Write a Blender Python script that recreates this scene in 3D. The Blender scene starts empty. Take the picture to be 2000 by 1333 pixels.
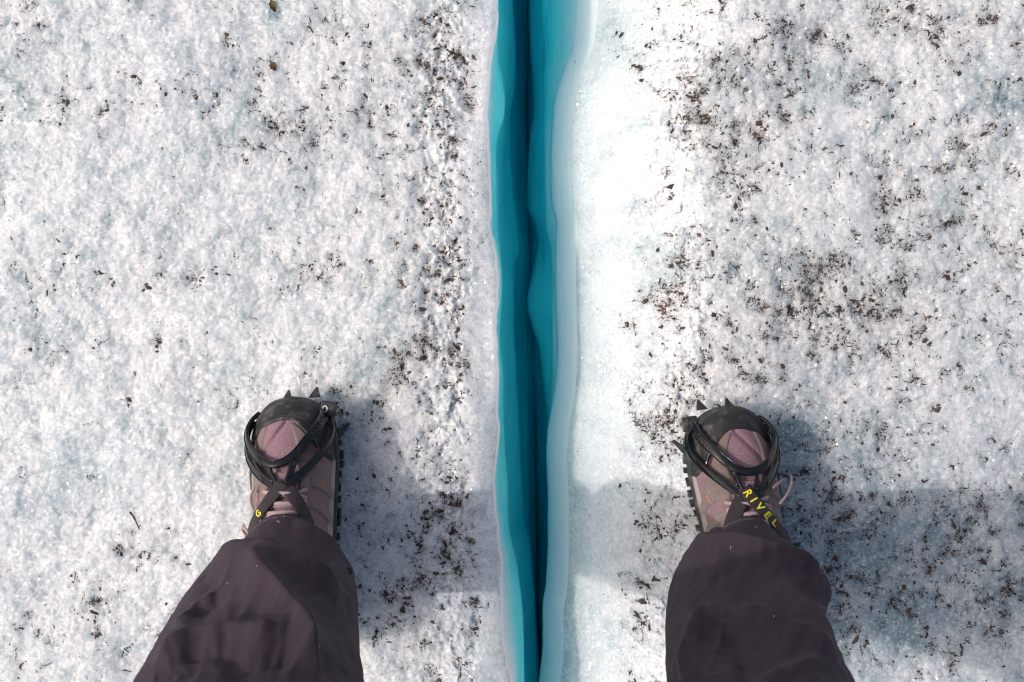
import bpy, math, random
import numpy as np
from mathutils import Vector

random.seed(7)
rng = np.random.default_rng(11)
scene = bpy.context.scene
col = scene.collection

# ------------------------------------------------------------------ camera, sky, sun, exposure
CAM_H = 1.5            # eye height over the ice, looking straight down
PX = 0.00063           # metres on the ice per photograph pixel
cam = bpy.data.cameras.new("camera")
cam.sensor_width = 36.0
cam.lens = 18.0 / (1000 * PX / CAM_H)
cam.clip_start = 0.02
cam.clip_end = 900.0
cam_o = bpy.data.objects.new("camera", cam)
cam_o.location = (0, 0, CAM_H)
col.objects.link(cam_o)
scene.camera = cam_o

SUN_EL, SUN_AZ = math.radians(47), math.radians(-1)      # sun stands to the left, slightly ahead
sun_dir = Vector((-math.cos(SUN_AZ) * math.cos(SUN_EL), math.sin(SUN_AZ) * math.cos(SUN_EL), math.sin(SUN_EL)))
world = bpy.data.worlds.new("World")
scene.world = world
world.use_nodes = True
wn = world.node_tree
wn.nodes.clear()
sky = wn.nodes.new("ShaderNodeTexSky")
sky.sky_type = 'NISHITA'
sky.sun_disc = False
sky.sun_elevation = SUN_EL
sky.sun_rotation = math.atan2(sun_dir.x, sun_dir.y)
sky.altitude = 0
sky.dust_density = 6.0
sky.air_density = 1.0
sky.ozone_density = .7
bg = wn.nodes.new("ShaderNodeBackground")
bg.inputs["Strength"].default_value = 0.15
wo = wn.nodes.new("ShaderNodeOutputWorld")
wn.links.new(sky.outputs[0], bg.inputs[0])
wn.links.new(bg.outputs[0], wo.inputs[0])
sl = bpy.data.lights.new("sun", 'SUN')
sl.energy = 2.0
sl.angle = math.radians(0.55)
sl.color = (1.0, 0.975, 0.955)
so = bpy.data.objects.new("sun", sl)
so.rotation_euler = (-sun_dir).to_track_quat('-Z', 'Y').to_euler()
so.location = (-3, 0.5, 4)
col.objects.link(so)
scene.view_settings.view_transform = 'Standard'
scene.view_settings.look = 'None'
scene.view_settings.gamma = 1.0
scene.view_settings.use_curve_mapping = False
scene.view_settings.exposure = -0.10
scene.render.engine = 'CYCLES'
scene.cycles.max_bounces = 24
scene.cycles.diffuse_bounces = 20
scene.cycles.glossy_bounces = 4
scene.cycles.sample_clamp_indirect = 6
scene.cycles.use_denoising = True
scene.cycles.filter_width = 1.2


# ------------------------------------------------------------------ number helpers
def smooth(a, b, x):
    t = np.clip((x - a) / (b - a), 0, 1)
    return t * t * (3 - 2 * t)


def hash2(ix, iy, seed):
    with np.errstate(over='ignore'):
        h = ix.astype(np.int64).astype(np.uint32) * np.uint32(374761393) + iy.astype(np.int64).astype(np.uint32) * np.uint32(668265263) + np.uint32((seed * 2246822519) & 0xffffffff)
        h = (h ^ (h >> np.uint32(13))) * np.uint32(1274126177)
        h = (h ^ (h >> np.uint32(16))) * np.uint32(2654435761)
        h = h ^ (h >> np.uint32(15))
    return h.astype(np.float64) / 4294967295.0


def vnoise(x, y, seed=0):
    ix, iy = np.floor(x), np.floor(y)
    fx, fy = x - ix, y - iy
    fx = fx * fx * fx * (fx * (fx * 6 - 15) + 10)
    fy = fy * fy * fy * (fy * (fy * 6 - 15) + 10)
    a, b = hash2(ix, iy, seed), hash2(ix + 1, iy, seed)
    c, d = hash2(ix, iy + 1, seed), hash2(ix + 1, iy + 1, seed)
    return (a + (b - a) * fx) * (1 - fy) + (c + (d - c) * fx) * fy


def fbm(x, y, octaves=4, seed=0):
    s, amp, tot = 0.0, 1.0, 0.0
    for o in range(octaves):
        c, sn = math.cos(o * 1.1 + .3), math.sin(o * 1.1 + .3)
        s = s + amp * (vnoise((x * c - y * sn) * 2 ** o + 17.3 * o, (x * sn + y * c) * 2 ** o - 9.1 * o, seed + o) - .5)
        tot += amp
        amp *= .5
    return s / tot * 2


def worley(x, y, seed=0):
    ix, iy = np.floor(x), np.floor(y)
    f1 = np.full(x.shape, 9.0)
    f2 = np.full(x.shape, 9.0)
    cx, cy = np.zeros(x.shape), np.zeros(x.shape)
    dx1, dy1 = np.zeros(x.shape), np.zeros(x.shape)
    for oy in (-1, 0, 1):
        for ox in (-1, 0, 1):
            gx, gy = ix + ox, iy + oy
            px = gx + .1 + .8 * hash2(gx, gy, seed) - x
            py = gy + .1 + .8 * hash2(gx, gy, seed + 77) - y
            d = np.hypot(px, py)
            m = d < f1
            f2 = np.where(m, f1, np.minimum(f2, d))
            f1 = np.where(m, d, f1)
            cx, cy = np.where(m, gx, cx), np.where(m, gy, cy)
            dx1, dy1 = np.where(m, px, dx1), np.where(m, py, dy1)
    return f1, f2, cx, cy, dx1, dy1


def pchip(xs, ys):
    xs, ys = np.asarray(xs, float), np.asarray(ys, float)
    h = np.diff(xs)
    d = np.diff(ys) / h
    m = np.zeros(len(xs))
    m[0], m[-1] = d[0], d[-1]
    for i in range(1, len(xs) - 1):
        if d[i - 1] * d[i] > 0:
            m[i] = 2 * d[i - 1] * d[i] / (d[i - 1] + d[i])

    def f(x):
        x = np.clip(np.asarray(x, float), xs[0], xs[-1])
        i = np.clip(np.searchsorted(xs, x) - 1, 0, len(xs) - 2)
        t = (x - xs[i]) / h[i]
        return ((2 * t**3 - 3 * t**2 + 1) * ys[i] + (t**3 - 2 * t**2 + t) * h[i] * m[i]
                + (-2 * t**3 + 3 * t**2) * ys[i + 1] + (t**3 - t**2) * h[i] * m[i + 1])
    return f


def spline(pts, n):
    """Catmull-Rom through the points, n samples."""
    p = np.asarray(pts, float)
    p = np.vstack([2 * p[0] - p[1], p, 2 * p[-1] - p[-2]])
    k = len(p) - 3
    u = np.linspace(0, k, n)
    i = np.minimum(u.astype(int), k - 1)
    t = (u - i)[:, None]
    a, b, c, d = p[i], p[i + 1], p[i + 2], p[i + 3]
    return .5 * (2 * b + (c - a) * t + (2 * a - 5 * b + 4 * c - d) * t**2 + (3 * b - a - 3 * c + d) * t**3)


def poly_dist(px, py, line):
    """distance from points to a polyline, and how far along it (0..1) the nearest point lies"""
    best = np.full(px.shape, 1e9)
    side = np.zeros(px.shape)
    seg = [math.hypot(b[0] - a[0], b[1] - a[1]) for a, b in zip(line[:-1], line[1:])]
    tot, run = sum(seg), 0.0
    for (ax, ay), (bx, by) in zip(line[:-1], line[1:]):
        vx, vy = bx - ax, by - ay
        t = np.clip(((px - ax) * vx + (py - ay) * vy) / (vx * vx + vy * vy), 0, 1)
        d = np.hypot(px - ax - t * vx, py - ay - t * vy)
        m = d < best
        best = np.where(m, d, best)
        side = np.where(m, (run + t * math.hypot(vx, vy)) / tot, side)
        run += math.hypot(vx, vy)
    return best, side


# ------------------------------------------------------------------ mesh helpers
def mesh_np(name, v, f):
    """v (n,3) float, f (m,k) int with one k"""
    me = bpy.data.meshes.new(name)
    v = np.ascontiguousarray(v, np.float32)
    f = np.ascontiguousarray(f, np.int32)
    me.vertices.add(len(v))
    me.vertices.foreach_set("co", v.ravel())
    me.loops.add(f.size)
    me.loops.foreach_set("vertex_index", f.ravel())
    me.polygons.add(len(f))
    me.polygons.foreach_set("loop_start", np.arange(0, f.size, f.shape[1], dtype=np.int32))
    me.update(calc_edges=True)
    return me


def put(name, me, mat, parent=None, smooth_on=True, loc=None):
    if mat is not None:
        me.materials.append(mat)
    if smooth_on:
        me.polygons.foreach_set("use_smooth", np.ones(len(me.polygons), bool))
    o = bpy.data.objects.new(name, me)
    col.objects.link(o)
    if parent is not None:
        o.parent = parent
    if loc is not None:
        o.location = loc
    return o


def tag(o, label=None, cat=None, group=None, kind=None):
    for k, val in (("label", label), ("category", cat), ("group", group), ("kind", kind)):
        if val:
            o[k] = val
    return o


def thing(name, loc, label, cat, group=None):
    o = bpy.data.objects.new(name, None)
    o.empty_display_size = .05
    o.location = loc
    col.objects.link(o)
    return tag(o, label, cat, group)


def grid_faces(nu, nv, wrap_u=False, base=0, flip=False):
    """index [v*nu+u]"""
    u = np.arange(nu if wrap_u else nu - 1)
    v = np.arange(nv - 1)
    U, Vv = np.meshgrid(u, v)
    a = Vv * nu + U
    b = Vv * nu + (U + 1) % nu
    c = (Vv + 1) * nu + (U + 1) % nu
    d = (Vv + 1) * nu + U
    f = np.stack([a, b, c, d], -1).reshape(-1, 4) + base
    return f[:, ::-1] if flip else f


class MB:
    """collects pieces of quads/ngons into one mesh"""
    def __init__(self):
        self.v, self.f = [], []

    def add(self, v, f):
        b = len(self.v)
        self.v += [tuple(p) for p in v]
        self.f += [tuple(int(i) + b for i in q) for q in f]

    def box(self, c, ex, ey, ez):
        c, ex, ey, ez = (np.asarray(q, float) for q in (c, ex, ey, ez))
        v = [c + sx * ex + sy * ey + sz * ez for sz in (-1, 1) for sy in (-1, 1) for sx in (-1, 1)]
        self.add(v, [(0, 2, 3, 1), (4, 5, 7, 6), (0, 1, 5, 4), (2, 6, 7, 3), (0, 4, 6, 2), (1, 3, 7, 5)])

    def tube(self, path, ra, rb=None, ups=None, n=10, power=2.0, cap=True):
        """swept superellipse: ra along the side direction, rb along up"""
        p = np.asarray(path, float)
        k = len(p)
        ra = np.broadcast_to(np.asarray(ra, float), (k,))
        rb = ra if rb is None else np.broadcast_to(np.asarray(rb, float), (k,))
        tan = np.gradient(p, axis=0)
        tan /= np.linalg.norm(tan, axis=1)[:, None] + 1e-12
        if ups is None:
            ups = np.tile((0.01, 0.02, 1.0), (k, 1))
        side = np.cross(tan, ups)
        side /= np.linalg.norm(side, axis=1)[:, None] + 1e-12
        up = np.cross(side, tan)
        th = np.linspace(0, 2 * math.pi, n, endpoint=False) + math.pi / n
        c, s = np.cos(th), np.sin(th)
        c = np.sign(c) * np.abs(c) ** (2 / power)
        s = np.sign(s) * np.abs(s) ** (2 / power)
        v = p[:, None, :] + side[:, None, :] * (c[None, :, None] * ra[:, None, None]) + up[:, None, :] * (s[None, :, None] * rb[:, None, None])
        f = grid_faces(n, k, True)
        self.add(v.reshape(-1, 3), f)
        b = len(self.v) - n * k
        if cap:
            self.f.append(tuple(b + i for i in range(n))[::-1])
            self.f.append(tuple(b + (k - 1) * n + i for i in range(n)))

    def build(self, name, mat, parent=None, smooth_on=True, flip=False, loc=None):
        me = bpy.data.meshes.new(name)
        fs = [q[::-1] for q in self.f] if flip else self.f
        me.from_pydata(self.v, [], fs)
        me.update()
        return put(name, me, mat, parent, smooth_on, loc)


# ------------------------------------------------------------------ material helpers
class Nodes:
    def __init__(self, name):
        self.m = bpy.data.materials.new(name)
        self.m.use_nodes = True
        self.t = self.m.node_tree
        self.b = self.t.nodes["Principled BSDF"]

    def n(self, kind, **kw):
        nd = self.t.nodes.new("ShaderNode" + kind)
        for k, val in kw.items():
            setattr(nd, k, val)
        return nd

    def link(self, a, b):
        self.t.links.new(a, b)

    def set(self, **kw):
        for k, val in kw.items():
            self.b.inputs[k.replace("_", " ")].default_value = val

    def coord(self, which="Object"):
        return self.n("TexCoord").outputs[which]

    def noise(self, vec, scale, detail=3, rough=.55, dist=0.0):
        nd = self.n("TexNoise")
        nd.inputs["Scale"].default_value = scale
        nd.inputs["Detail"].default_value = detail
        nd.inputs["Roughness"].default_value = rough
        nd.inputs["Distortion"].default_value = dist
        self.link(vec, nd.inputs["Vector"])
        return nd.outputs["Fac"]

    def ramp(self, fac, a, b, lo=0.0, hi=1.0):
        nd = self.n("MapRange")
        nd.interpolation_type = 'SMOOTHSTEP'
        for i, val in enumerate((a, b, lo, hi)):
            nd.inputs[i + 1].default_value = val
        self.link(fac, nd.inputs[0])
        return nd.outputs[0]

    def math(self, op, a, b=None, c=None):
        nd = self.n("Math", operation=op)
        for i, q in enumerate((a, b, c)):
            if q is None:
                continue
            if isinstance(q, (int, float)):
                nd.inputs[i].default_value = q
            else:
                self.link(q, nd.inputs[i])
        return nd.outputs[0]

    def mix(self, fac, a, b):
        nd = self.n("Mix", data_type='RGBA')
        for sock, q in ((nd.inputs[0], fac), (nd.inputs[6], a), (nd.inputs[7], b)):
            if isinstance(q, (int, float)):
                sock.default_value = q
            elif isinstance(q, tuple):
                sock.default_value = (*q, 1.0)
            else:
                self.link(q, sock)
        return nd.outputs[2]

    def bump(self, height, strength, dist, normal=None):
        nd = self.n("Bump")
        nd.inputs["Strength"].default_value = strength
        nd.inputs["Distance"].default_value = dist
        self.link(height, nd.inputs["Height"])
        if normal is not None:
            self.link(normal, nd.inputs["Normal"])
        return nd.outputs[0]


def simple_mat(name, c, rough=.6, var=.25, scale=300, bump=.0004, spec=.4, dust=None, dust_scale=60, dust_fac=.5, sheen=0.0):
    k = Nodes(name)
    v = k.coord()
    nz = k.noise(v, scale, 4)
    lo = tuple(q * (1 - var) for q in c)
    hi = tuple(min(1, q * (1 + var)) for q in c)
    out = k.mix(nz, lo, hi)
    if dust:
        d = k.ramp(k.noise(v, dust_scale, 5, .65), .48, .72, 0, dust_fac)
        out = k.mix(d, out, dust)
    k.link(out, k.b.inputs["Base Color"])
    k.set(Roughness=rough)
    k.b.inputs["Specular IOR Level"].default_value = spec
    if sheen:
        k.b.inputs["Sheen Weight"].default_value = sheen
    if bump:
        k.link(k.bump(k.noise(v, scale * 1.7, 3), .6, bump), k.b.inputs["Normal"])
    return k.m


def ice_mat():
    k = Nodes("ice_crust")
    v = k.coord()
    clear = k.n("Attribute", attribute_name="clear").outputs["Fac"]  # glassy ice, with leg shadow at lower right put into the colour
    dirt = k.n("Attribute", attribute_name="dirt").outputs["Fac"]
    white = k.mix(k.ramp(k.noise(v, 120, 6, .7), .3, .7), (.60, .62, .635), (.80, .81, .82))
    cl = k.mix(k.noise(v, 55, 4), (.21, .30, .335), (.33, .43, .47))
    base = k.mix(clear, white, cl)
    # brown film of silt round the grit
    silta = k.n("Attribute", attribute_name="silt").outputs["Fac"]
    silt = k.math('MULTIPLY', k.ramp(k.noise(v, 260, 5, .7), .30, .70), silta)
    base = k.mix(k.math('MULTIPLY', silt, .75), base, (.19, .145, .128))
    # fine specks too small to be pieces
    thr = k.math('SUBTRACT', k.noise(v, 620, 3, .6, .6), k.math('SUBTRACT', .74, k.math('MULTIPLY', k.math('ADD', k.math('MULTIPLY', dirt, .5), k.math('MULTIPLY', silta, .7)), .13)))
    sp = k.math('MULTIPLY', k.ramp(thr, 0, .03), k.ramp(dirt, .02, .3))
    base = k.mix(k.math('MULTIPLY', sp, .85), base, (.045, .036, .032))
    # crystals: every small cell tilts its own way, some full of bubbles, some glassy
    vo = k.n("TexVoronoi")
    vo.inputs["Scale"].default_value = 380
    k.link(v, vo.inputs["Vector"])
    ch = k.n("SeparateColor")
    k.link(vo.outputs["Color"], ch.inputs[0])
    base = k.mix(k.ramp(ch.outputs[0], .74, .86, 0, .38), base, (.93, .935, .94))
    base = k.mix(k.ramp(ch.outputs[1], .70, .86, 0, .26), base, (.34, .38, .41))
    lit_white = k.n("Attribute", attribute_name="lit_white").outputs["Fac"]  # clean white strips; sun on the right shoulder is painted in
    base = k.mix(lit_white, base, (.78, .785, .79))
    k.link(base, k.b.inputs["Base Color"])
    k.set(Roughness=.42)
    k.b.inputs["Specular IOR Level"].default_value = .35
    k.b.inputs["IOR"].default_value = 1.31
    k.b.inputs["Subsurface Weight"].default_value = .85
    k.b.inputs["Subsurface Radius"].default_value = (.75, .93, 1.0)
    k.link(k.math("MULTIPLY", k.n("Attribute", attribute_name="scatter").outputs["Fac"], .10), k.b.inputs["Subsurface Scale"])
    off = k.n("VectorMath", operation='SUBTRACT')
    k.link(vo.outputs["Color"], off.inputs[0])
    off.inputs[1].default_value = (.5, .5, .5)
    sc = k.n("VectorMath", operation='SCALE')
    k.link(off.outputs[0], sc.inputs[0])
    sc.inputs["Scale"].default_value = .9
    ge = k.n("NewGeometry")
    ad = k.n("VectorMath", operation='ADD')
    k.link(ge.outputs["Normal"], ad.inputs[0])
    k.link(sc.outputs[0], ad.inputs[1])
    no = k.n("VectorMath", operation='NORMALIZE')
    k.link(ad.outputs[0], no.inputs[0])
    k.link(no.outputs[0], k.b.inputs["Coat Normal"])
    k.b.inputs["Coat Weight"].default_value = .7
    k.b.inputs["Coat Roughness"].default_value = .07
    sc2 = k.n("VectorMath", operation='SCALE')
    k.link(off.outputs[0], sc2.inputs[0])
    sc2.inputs["Scale"].default_value = .26
    ad2 = k.n("VectorMath", operation='ADD')
    k.link(ge.outputs["Normal"], ad2.inputs[0])
    k.link(sc2.outputs[0], ad2.inputs[1])
    no2 = k.n("VectorMath", operation='NORMALIZE')
    k.link(ad2.outputs[0], no2.inputs[0])
    h = k.math('ADD', k.noise(v, 300, 4, .6), k.math('MULTIPLY', k.noise(v, 900, 2), .5))
    k.link(k.bump(h, .4, .0006, no2.outputs[0]), k.b.inputs["Normal"])
    return k.m


def wall_mat():
    k = Nodes("blue_ice")
    v = k.coord()
    sep = k.n("SeparateXYZ")
    k.link(v, sep.inputs[0])
    wob = k.math('MULTIPLY', k.math('SUBTRACT', k.noise(v, 9, 3), .5), .05)
    z = k.math('ADD', sep.outputs["Z"], wob)
    # bubbly weathered crust near the surface, clear blue ice below
    f1 = k.n("Attribute", attribute_name="crust").outputs["Fac"]
    f2 = k.ramp(z, -.40, -.10)
    st = k.n("Mapping")
    k.link(v, st.inputs[0])
    st.inputs["Scale"].default_value = (1.0, .07, .16)
    lines = k.ramp(k.noise(st.outputs[0], 190, 5, .65), .55, .70)
    cloud = k.ramp(k.noise(st.outputs[0], 40, 4, .6, .4), .35, .7)
    deep = k.mix(f2, (.02, .89, .94), (.12, .89, .93))
    base = k.mix(f1, deep, (.88, .90, .91))
    keep = k.math('SUBTRACT', 1.0, k.math('MULTIPLY', f1, .8))
    base = k.mix(k.math('MULTIPLY', k.math('MULTIPLY', lines, .42), keep), base, (.03, .42, .52))
    base = k.mix(k.math('MULTIPLY', k.math('MULTIPLY', cloud, .32), keep), base, (.05, .62, .72))
    k.link(base, k.b.inputs["Base Color"])
    k.set(Roughness=.35)
    k.b.inputs["Specular IOR Level"].default_value = .25
    k.b.inputs["Subsurface Weight"].default_value = .85
    k.link(k.mix(f1, (.15, .85, 1.0), (.9, .95, 1.0)), k.b.inputs["Subsurface Radius"])
    k.b.inputs["Subsurface Scale"].default_value = .12
    k.link(k.bump(k.noise(st.outputs[0], 75, 5, .6), .6, .005), k.b.inputs["Normal"])
    return k.m


def cloth_mat():
    k = Nodes("trouser_cloth")
    v = k.coord()
    c = k.mix(k.noise(v, 35, 5), (.031, .0205, .031), (.041, .027, .040))
    fine = k.noise(v, 900, 2)
    c = k.mix(k.ramp(fine, .35, .7, 0, .35), c, (.066, .045, .060))
    dust = k.ramp(k.noise(v, 24, 6, .75, .5), .64, .80, 0, .22)
    c = k.mix(dust, c, (.16, .14, .145))
    k.link(c, k.b.inputs["Base Color"])
    k.set(Roughness=.8)
    k.b.inputs["Specular IOR Level"].default_value = .25
    k.b.inputs["Sheen Weight"].default_value = .0
    k.b.inputs["Sheen Roughness"].default_value = .5
    k.link(k.bump(k.noise(v, 1100, 2), .35, .0003), k.b.inputs["Normal"])
    return k.m


def mesh_fabric_mat(name, c):
    k = Nodes(name)
    v = k.coord()
    vo = k.n("TexVoronoi")
    vo.inputs["Scale"].default_value = 900
    k.link(v, vo.inputs["Vector"])
    hole = k.ramp(vo.outputs["Distance"], .18, .5)
    base = k.mix(hole, tuple(q * .6 for q in c), c)
    dust = k.ramp(k.noise(v, 50, 5, .7), .5, .75, 0, .35)
    base = k.mix(dust, base, (.32, .25, .25))
    k.link(base, k.b.inputs["Base Color"])
    k.set(Roughness=.85)
    k.b.inputs["Specular IOR Level"].default_value = .2
    k.link(k.bump(vo.outputs["Distance"], .7, .0012), k.b.inputs["Normal"])
    return k.m


def webbing_mat():
    k = Nodes("black_webbing")
    uv = k.n("UVMap").outputs[0]
    w = k.n("TexWave")
    w.bands_direction = 'X'
    w.inputs["Scale"].default_value = 22
    w.inputs["Distortion"].default_value = .3
    k.link(uv, w.inputs["Vector"])
    c = k.mix(w.outputs["Fac"], (.010, .007, .010), (.060, .040, .052))
    k.link(c, k.b.inputs["Base Color"])
    k.set(Roughness=.65)
    k.link(k.bump(w.outputs["Fac"], .6, .0006), k.b.inputs["Normal"])
    return k.m


M = dict(
    ice=ice_mat(), wall=wall_mat(), cloth=cloth_mat(),
    mauve=mesh_fabric_mat("mauve_mesh", (.30, .18, .215)),
    suede=simple_mat("taupe_suede", (.20, .145, .135), .9, .22, 500, .0005, .2, (.32, .26, .24), 70, .4, .15),
    rubber=simple_mat("dusty_black_rubber", (.022, .021, .023), .55, .3, 260, .0004, .35, (.18, .165, .155), 55, .7),
    sole=simple_mat("grey_sole_rubber", (.040, .040, .043), .7, .3, 260, .0005, .3, (.17, .155, .14), 60, .6),
    pale=simple_mat("pale_midsole_foam", (.36, .31, .275), .75, .2, 200, .0003, .3, (.25, .2, .18), 60, .5),
    plastic=simple_mat("glossy_black_plastic", (.005, .005, .007), .10, .2, 300, .00003, .5, (.05, .045, .042), 110, .15),
    steel=simple_mat("worn_black_steel", (.020, .019, .020), .42, .3, 300, .0003, .6, (.16, .14, .12), 120, .5),
    metal=simple_mat("bright_rivet_metal", (.72, .72, .74), .28, .1, 400, 0, .7),
    web=webbing_mat(),
    yellow=simple_mat("yellow_woven_thread", (.80, .68, .02), .7, .12, 900, .0002, .3),
    orange=simple_mat("orange_accent", (.75, .20, .05), .7, .1, 400, 0, .3),
    lace=simple_mat("mauve_lace_cord", (.37, .27, .275), .85, .3, 900, .0006, .2, (.55, .48, .44), 80, .4),
    grit=simple_mat("cryoconite_grit", (.056, .040, .035), .75, .75, 160, .0004, .25, (.17, .12, .10), 60, .85),
    stitch=simple_mat("stitch_thread", (.16, .125, .135), .8, .2, 800, 0, .2),
    lint=simple_mat("dry_mud_flecks", (.45, .40, .38), .9, .2, 800, 0, .2),
    twig=simple_mat("dark_twig_bark", (.035, .026, .022), .8, .4, 700, .0003, .3),
    leaf=simple_mat("dead_leaf", (.13, .085, .035), .6, .5, 350, .0004, .4, (.05, .03, .015), 160, .8),
    jacket=simple_mat("dark_jacket", (.03, .03, .038), .8, .2, 300, .0004, .3),
    skin=simple_mat("skin", (.50, .32, .25), .55, .12, 200, .0002, .4),
    hat=simple_mat("knit_hat", (.05, .05, .06), .9, .3, 500, .0008, .2),
)


# ------------------------------------------------------------------ the crevasse outline (read off the photograph, put at each ledge's own depth)
def contour(pts, depth, jag=.0, seed=3):
    k = PX * (1 + depth / CAM_H)
    p = np.array(pts, float)
    yw = (666.5 - p[:, 1]) * k
    xw = (p[:, 0] - 1000) * k
    o = np.argsort(yw)
    f = pchip(yw[o], xw[o])
    lo, hi = yw[o][0], yw[o][-1]

    def g(y):
        x = f(y)
        out = np.maximum(0, np.maximum(lo - y, y - hi))
        x = x + .10 * (1 - np.exp(-out / .8)) * fbm(y * 1.3, y * 0 + 3.3, 3, 5)
        if jag:
            x = x + jag * fbm(y * 70, y * 0 + seed, 4, seed) * (.35 + np.clip(fbm(y * 9, y * 0, 2, seed + 1) + .3, 0, 1))
        return x
    return g


L0 = contour([(974, 0), (973, 43), (962, 109), (957, 165), (953, 218), (955, 264), (960, 363), (960, 440), (969, 490), (974, 532), (975, 572), (971, 615), (972, 671), (976, 737), (974, 803), (976, 850), (973, 880), (967, 948), (975, 1033), (982, 1101), (983, 1220), (992, 1288), (1001, 1333)], .01, .0026)
L1 = contour([(975, 0), (972, 80), (974, 120), (980, 149), (986, 205), (984, 231), (974, 264), (969, 297), (971, 363), (972, 440), (978, 500), (981, 560), (976, 620), (977, 671), (983, 737), (983, 803), (986, 880), (992, 948), (993, 1016), (1012, 1118), (1022, 1220), (1024, 1333)], .10)
L2 = contour([(1003, 0), (1008, 99), (1007, 165), (997, 235), (999, 297), (1005, 380), (1012, 440), (1016, 490), (1006, 525), (1006, 620), (1009, 720), (1014, 800), (1017, 880), (1022, 948), (1026, 1016), (1036, 1067), (1041, 1135), (1046, 1220), (1052, 1333)], .27)
L3 = contour([(1011, 0), (1012, 200), (1009, 300), (1013, 420), (1026, 520), (1030, 600), (1033, 700), (1034, 760), (1032, 850), (1033, 1000), (1040, 1100), (1047, 1200), (1053, 1333)], .36)
R1 = contour([(1128, 0), (1121, 83), (1099, 142), (1083, 198), (1076, 271), (1074, 330), (1077, 400), (1086, 440), (1084, 539), (1086, 638), (1087, 704), (1079, 786), (1070, 836), (1067, 880), (1070, 982), (1070, 1050), (1067, 1135), (1060, 1186), (1060, 1254), (1053, 1333)], .16, .0006)
R2 = contour([(1055, 0), (1058, 66), (1063, 115), (1060, 158), (1062, 231), (1062, 330), (1064, 440), (1074, 490), (1077, 539), (1076, 655), (1076, 720), (1074, 790), (1078, 840), (1082, 900), (1084, 1100), (1074, 1200), (1066, 1333)], .23)
R3 = contour([(1034, 0), (1036, 99), (1040, 145), (1042, 215), (1035, 264), (1031, 330), (1030, 396), (1044, 440), (1050, 466), (1045, 506), (1029, 595), (1039, 638), (1052, 681), (1057, 720), (1063, 770), (1070, 836), (1075, 900), (1077, 1050), (1071, 1200), (1060, 1333)], .285)
RB = contour([(1150, 0), (1148, 83), (1140, 172), (1118, 264), (1113, 330), (1113, 440), (1122, 500), (1126, 539), (1128, 638), (1125, 737), (1116, 820), (1111, 880), (1108, 980), (1110, 1100), (1110, 1186), (1104, 1254), (1100, 1333)], .07)


# ------------------------------------------------------------------ where the dirt, the clear ice and some painted leg shadow lie (photograph pixels)
def blobs(px, py, lst):
    s = np.zeros(np.shape(px))
    for cx, cy, rx, ry, a in lst:
        s = s + a * np.exp(-.5 * (((px - cx) / rx) ** 2 + ((py - cy) / ry) ** 2))
    return s


DIRT_L = [(870, 150, 40, 80, 1.3), (835, 230, 80, 40, .5), (870, 330, 45, 55, .5), (865, 490, 50, 65, 1.1), (850, 640, 65, 65, 1.0), (895, 720, 50, 35, .8), (850, 880, 65, 55, .6), (885, 990, 60, 50, .9), (800, 1080, 100, 90, .75), (905, 1110, 40, 50, .7), (600, 240, 110, 55, .5), (450, 290, 50, 25, .6), (600, 540, 90, 35, .5), (350, 540, 50, 25, .5), (50, 80, 50, 70, .55), (120, 220, 70, 40, .45), (250, 190, 70, 35, .45), (820, 1225, 110, 70, .45), (640, 100, 140, 90, .25), (780, 780, 50, 50, .5), (70, 560, 50, 60, .35), (70, 720, 40, 45, .3), (120, 1230, 110, 70, .45), (300, 1100, 90, 70, .25), (720, 400, 90, 50, .3), (690, 790, 50, 35, .6), (300, 640, 60, 40, .15)]
DIRT_R = [(1430, 220, 80, 110, .9), (1500, 260, 50, 70, .6), (1700, 60, 230, 70, .4), (1900, 250, 110, 180, .5), (1650, 570, 90, 70, .7), (1310, 775, 65, 60, 1.3), (1550, 650, 110, 90, .6), (1340, 600, 50, 70, .5), (1850, 650, 130, 130, .3), (1660, 900, 90, 90, .45), (1800, 1110, 190, 120, .75), (1620, 1080, 90, 80, .5), (1250, 1050, 50, 70, .75), (1300, 480, 45, 50, .35), (1750, 500, 130, 90, .4), (1250, 1250, 50, 50, .4), (1560, 850, 40, 30, .6), (1500, 780, 40, 30, .5)]
CLEAR_AND_SHADE = [(1800, 1130, 210, 120, .95), (1580, 1000, 70, 120, .45), (1590, 165, 35, 35, .6), (1690, 160, 40, 30, .4), (1620, 480, 120, 60, .2), (380, 330, 70, 90, .25), (430, 130, 90, 90, .15), (1960, 150, 50, 50, .3), (1530, 830, 50, 50, .4), (1250, 870, 40, 40, .2), (90, 310, 70, 40, .2), (80, 970, 90, 60, .2)]  # lower-right blobs are clear ice that also deepens the leg shadow by colour


def dirt_at(px, py):
    left = .10 + .10 * smooth(350, 800, px) + blobs(px, py, DIRT_L)
    left = left * (1 - .93 * smooth(912, 945, px - 12 * np.sin(py / 60)))
    right = (.30 + blobs(px, py, DIRT_R)) * (.085 + .915 * smooth(1190, 1290, px + 25 * np.sin(py / 90)))
    d = np.where(px < 1010, left, right)
    d = d * (.55 + .9 * np.clip(.5 + fbm(px / 60, py / 60, 3, 21), 0, 1.3))
    return np.clip(d, 0, 1.6)


# ------------------------------------------------------------------ the ice surface
def grow(start, step, end, f=1.16):
    out = []
    x = start
    while x < end:
        step *= f
        x += step
        out.append(x)
    return np.array(out)


STEP = .0016
half = np.arange(0, .475, STEP)
yy = np.concatenate([-half[:0:-1], half])
ext = grow(yy[-1], STEP, 260)
YS = np.concatenate([-ext[::-1], yy, ext])
ds = np.arange(0, .66, STEP)
mid = grow(ds[-1], STEP, 1.35, 1.02)
DS = np.concatenate([ds, mid, grow(mid[-1], mid[-1] - mid[-2], 260)])


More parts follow.
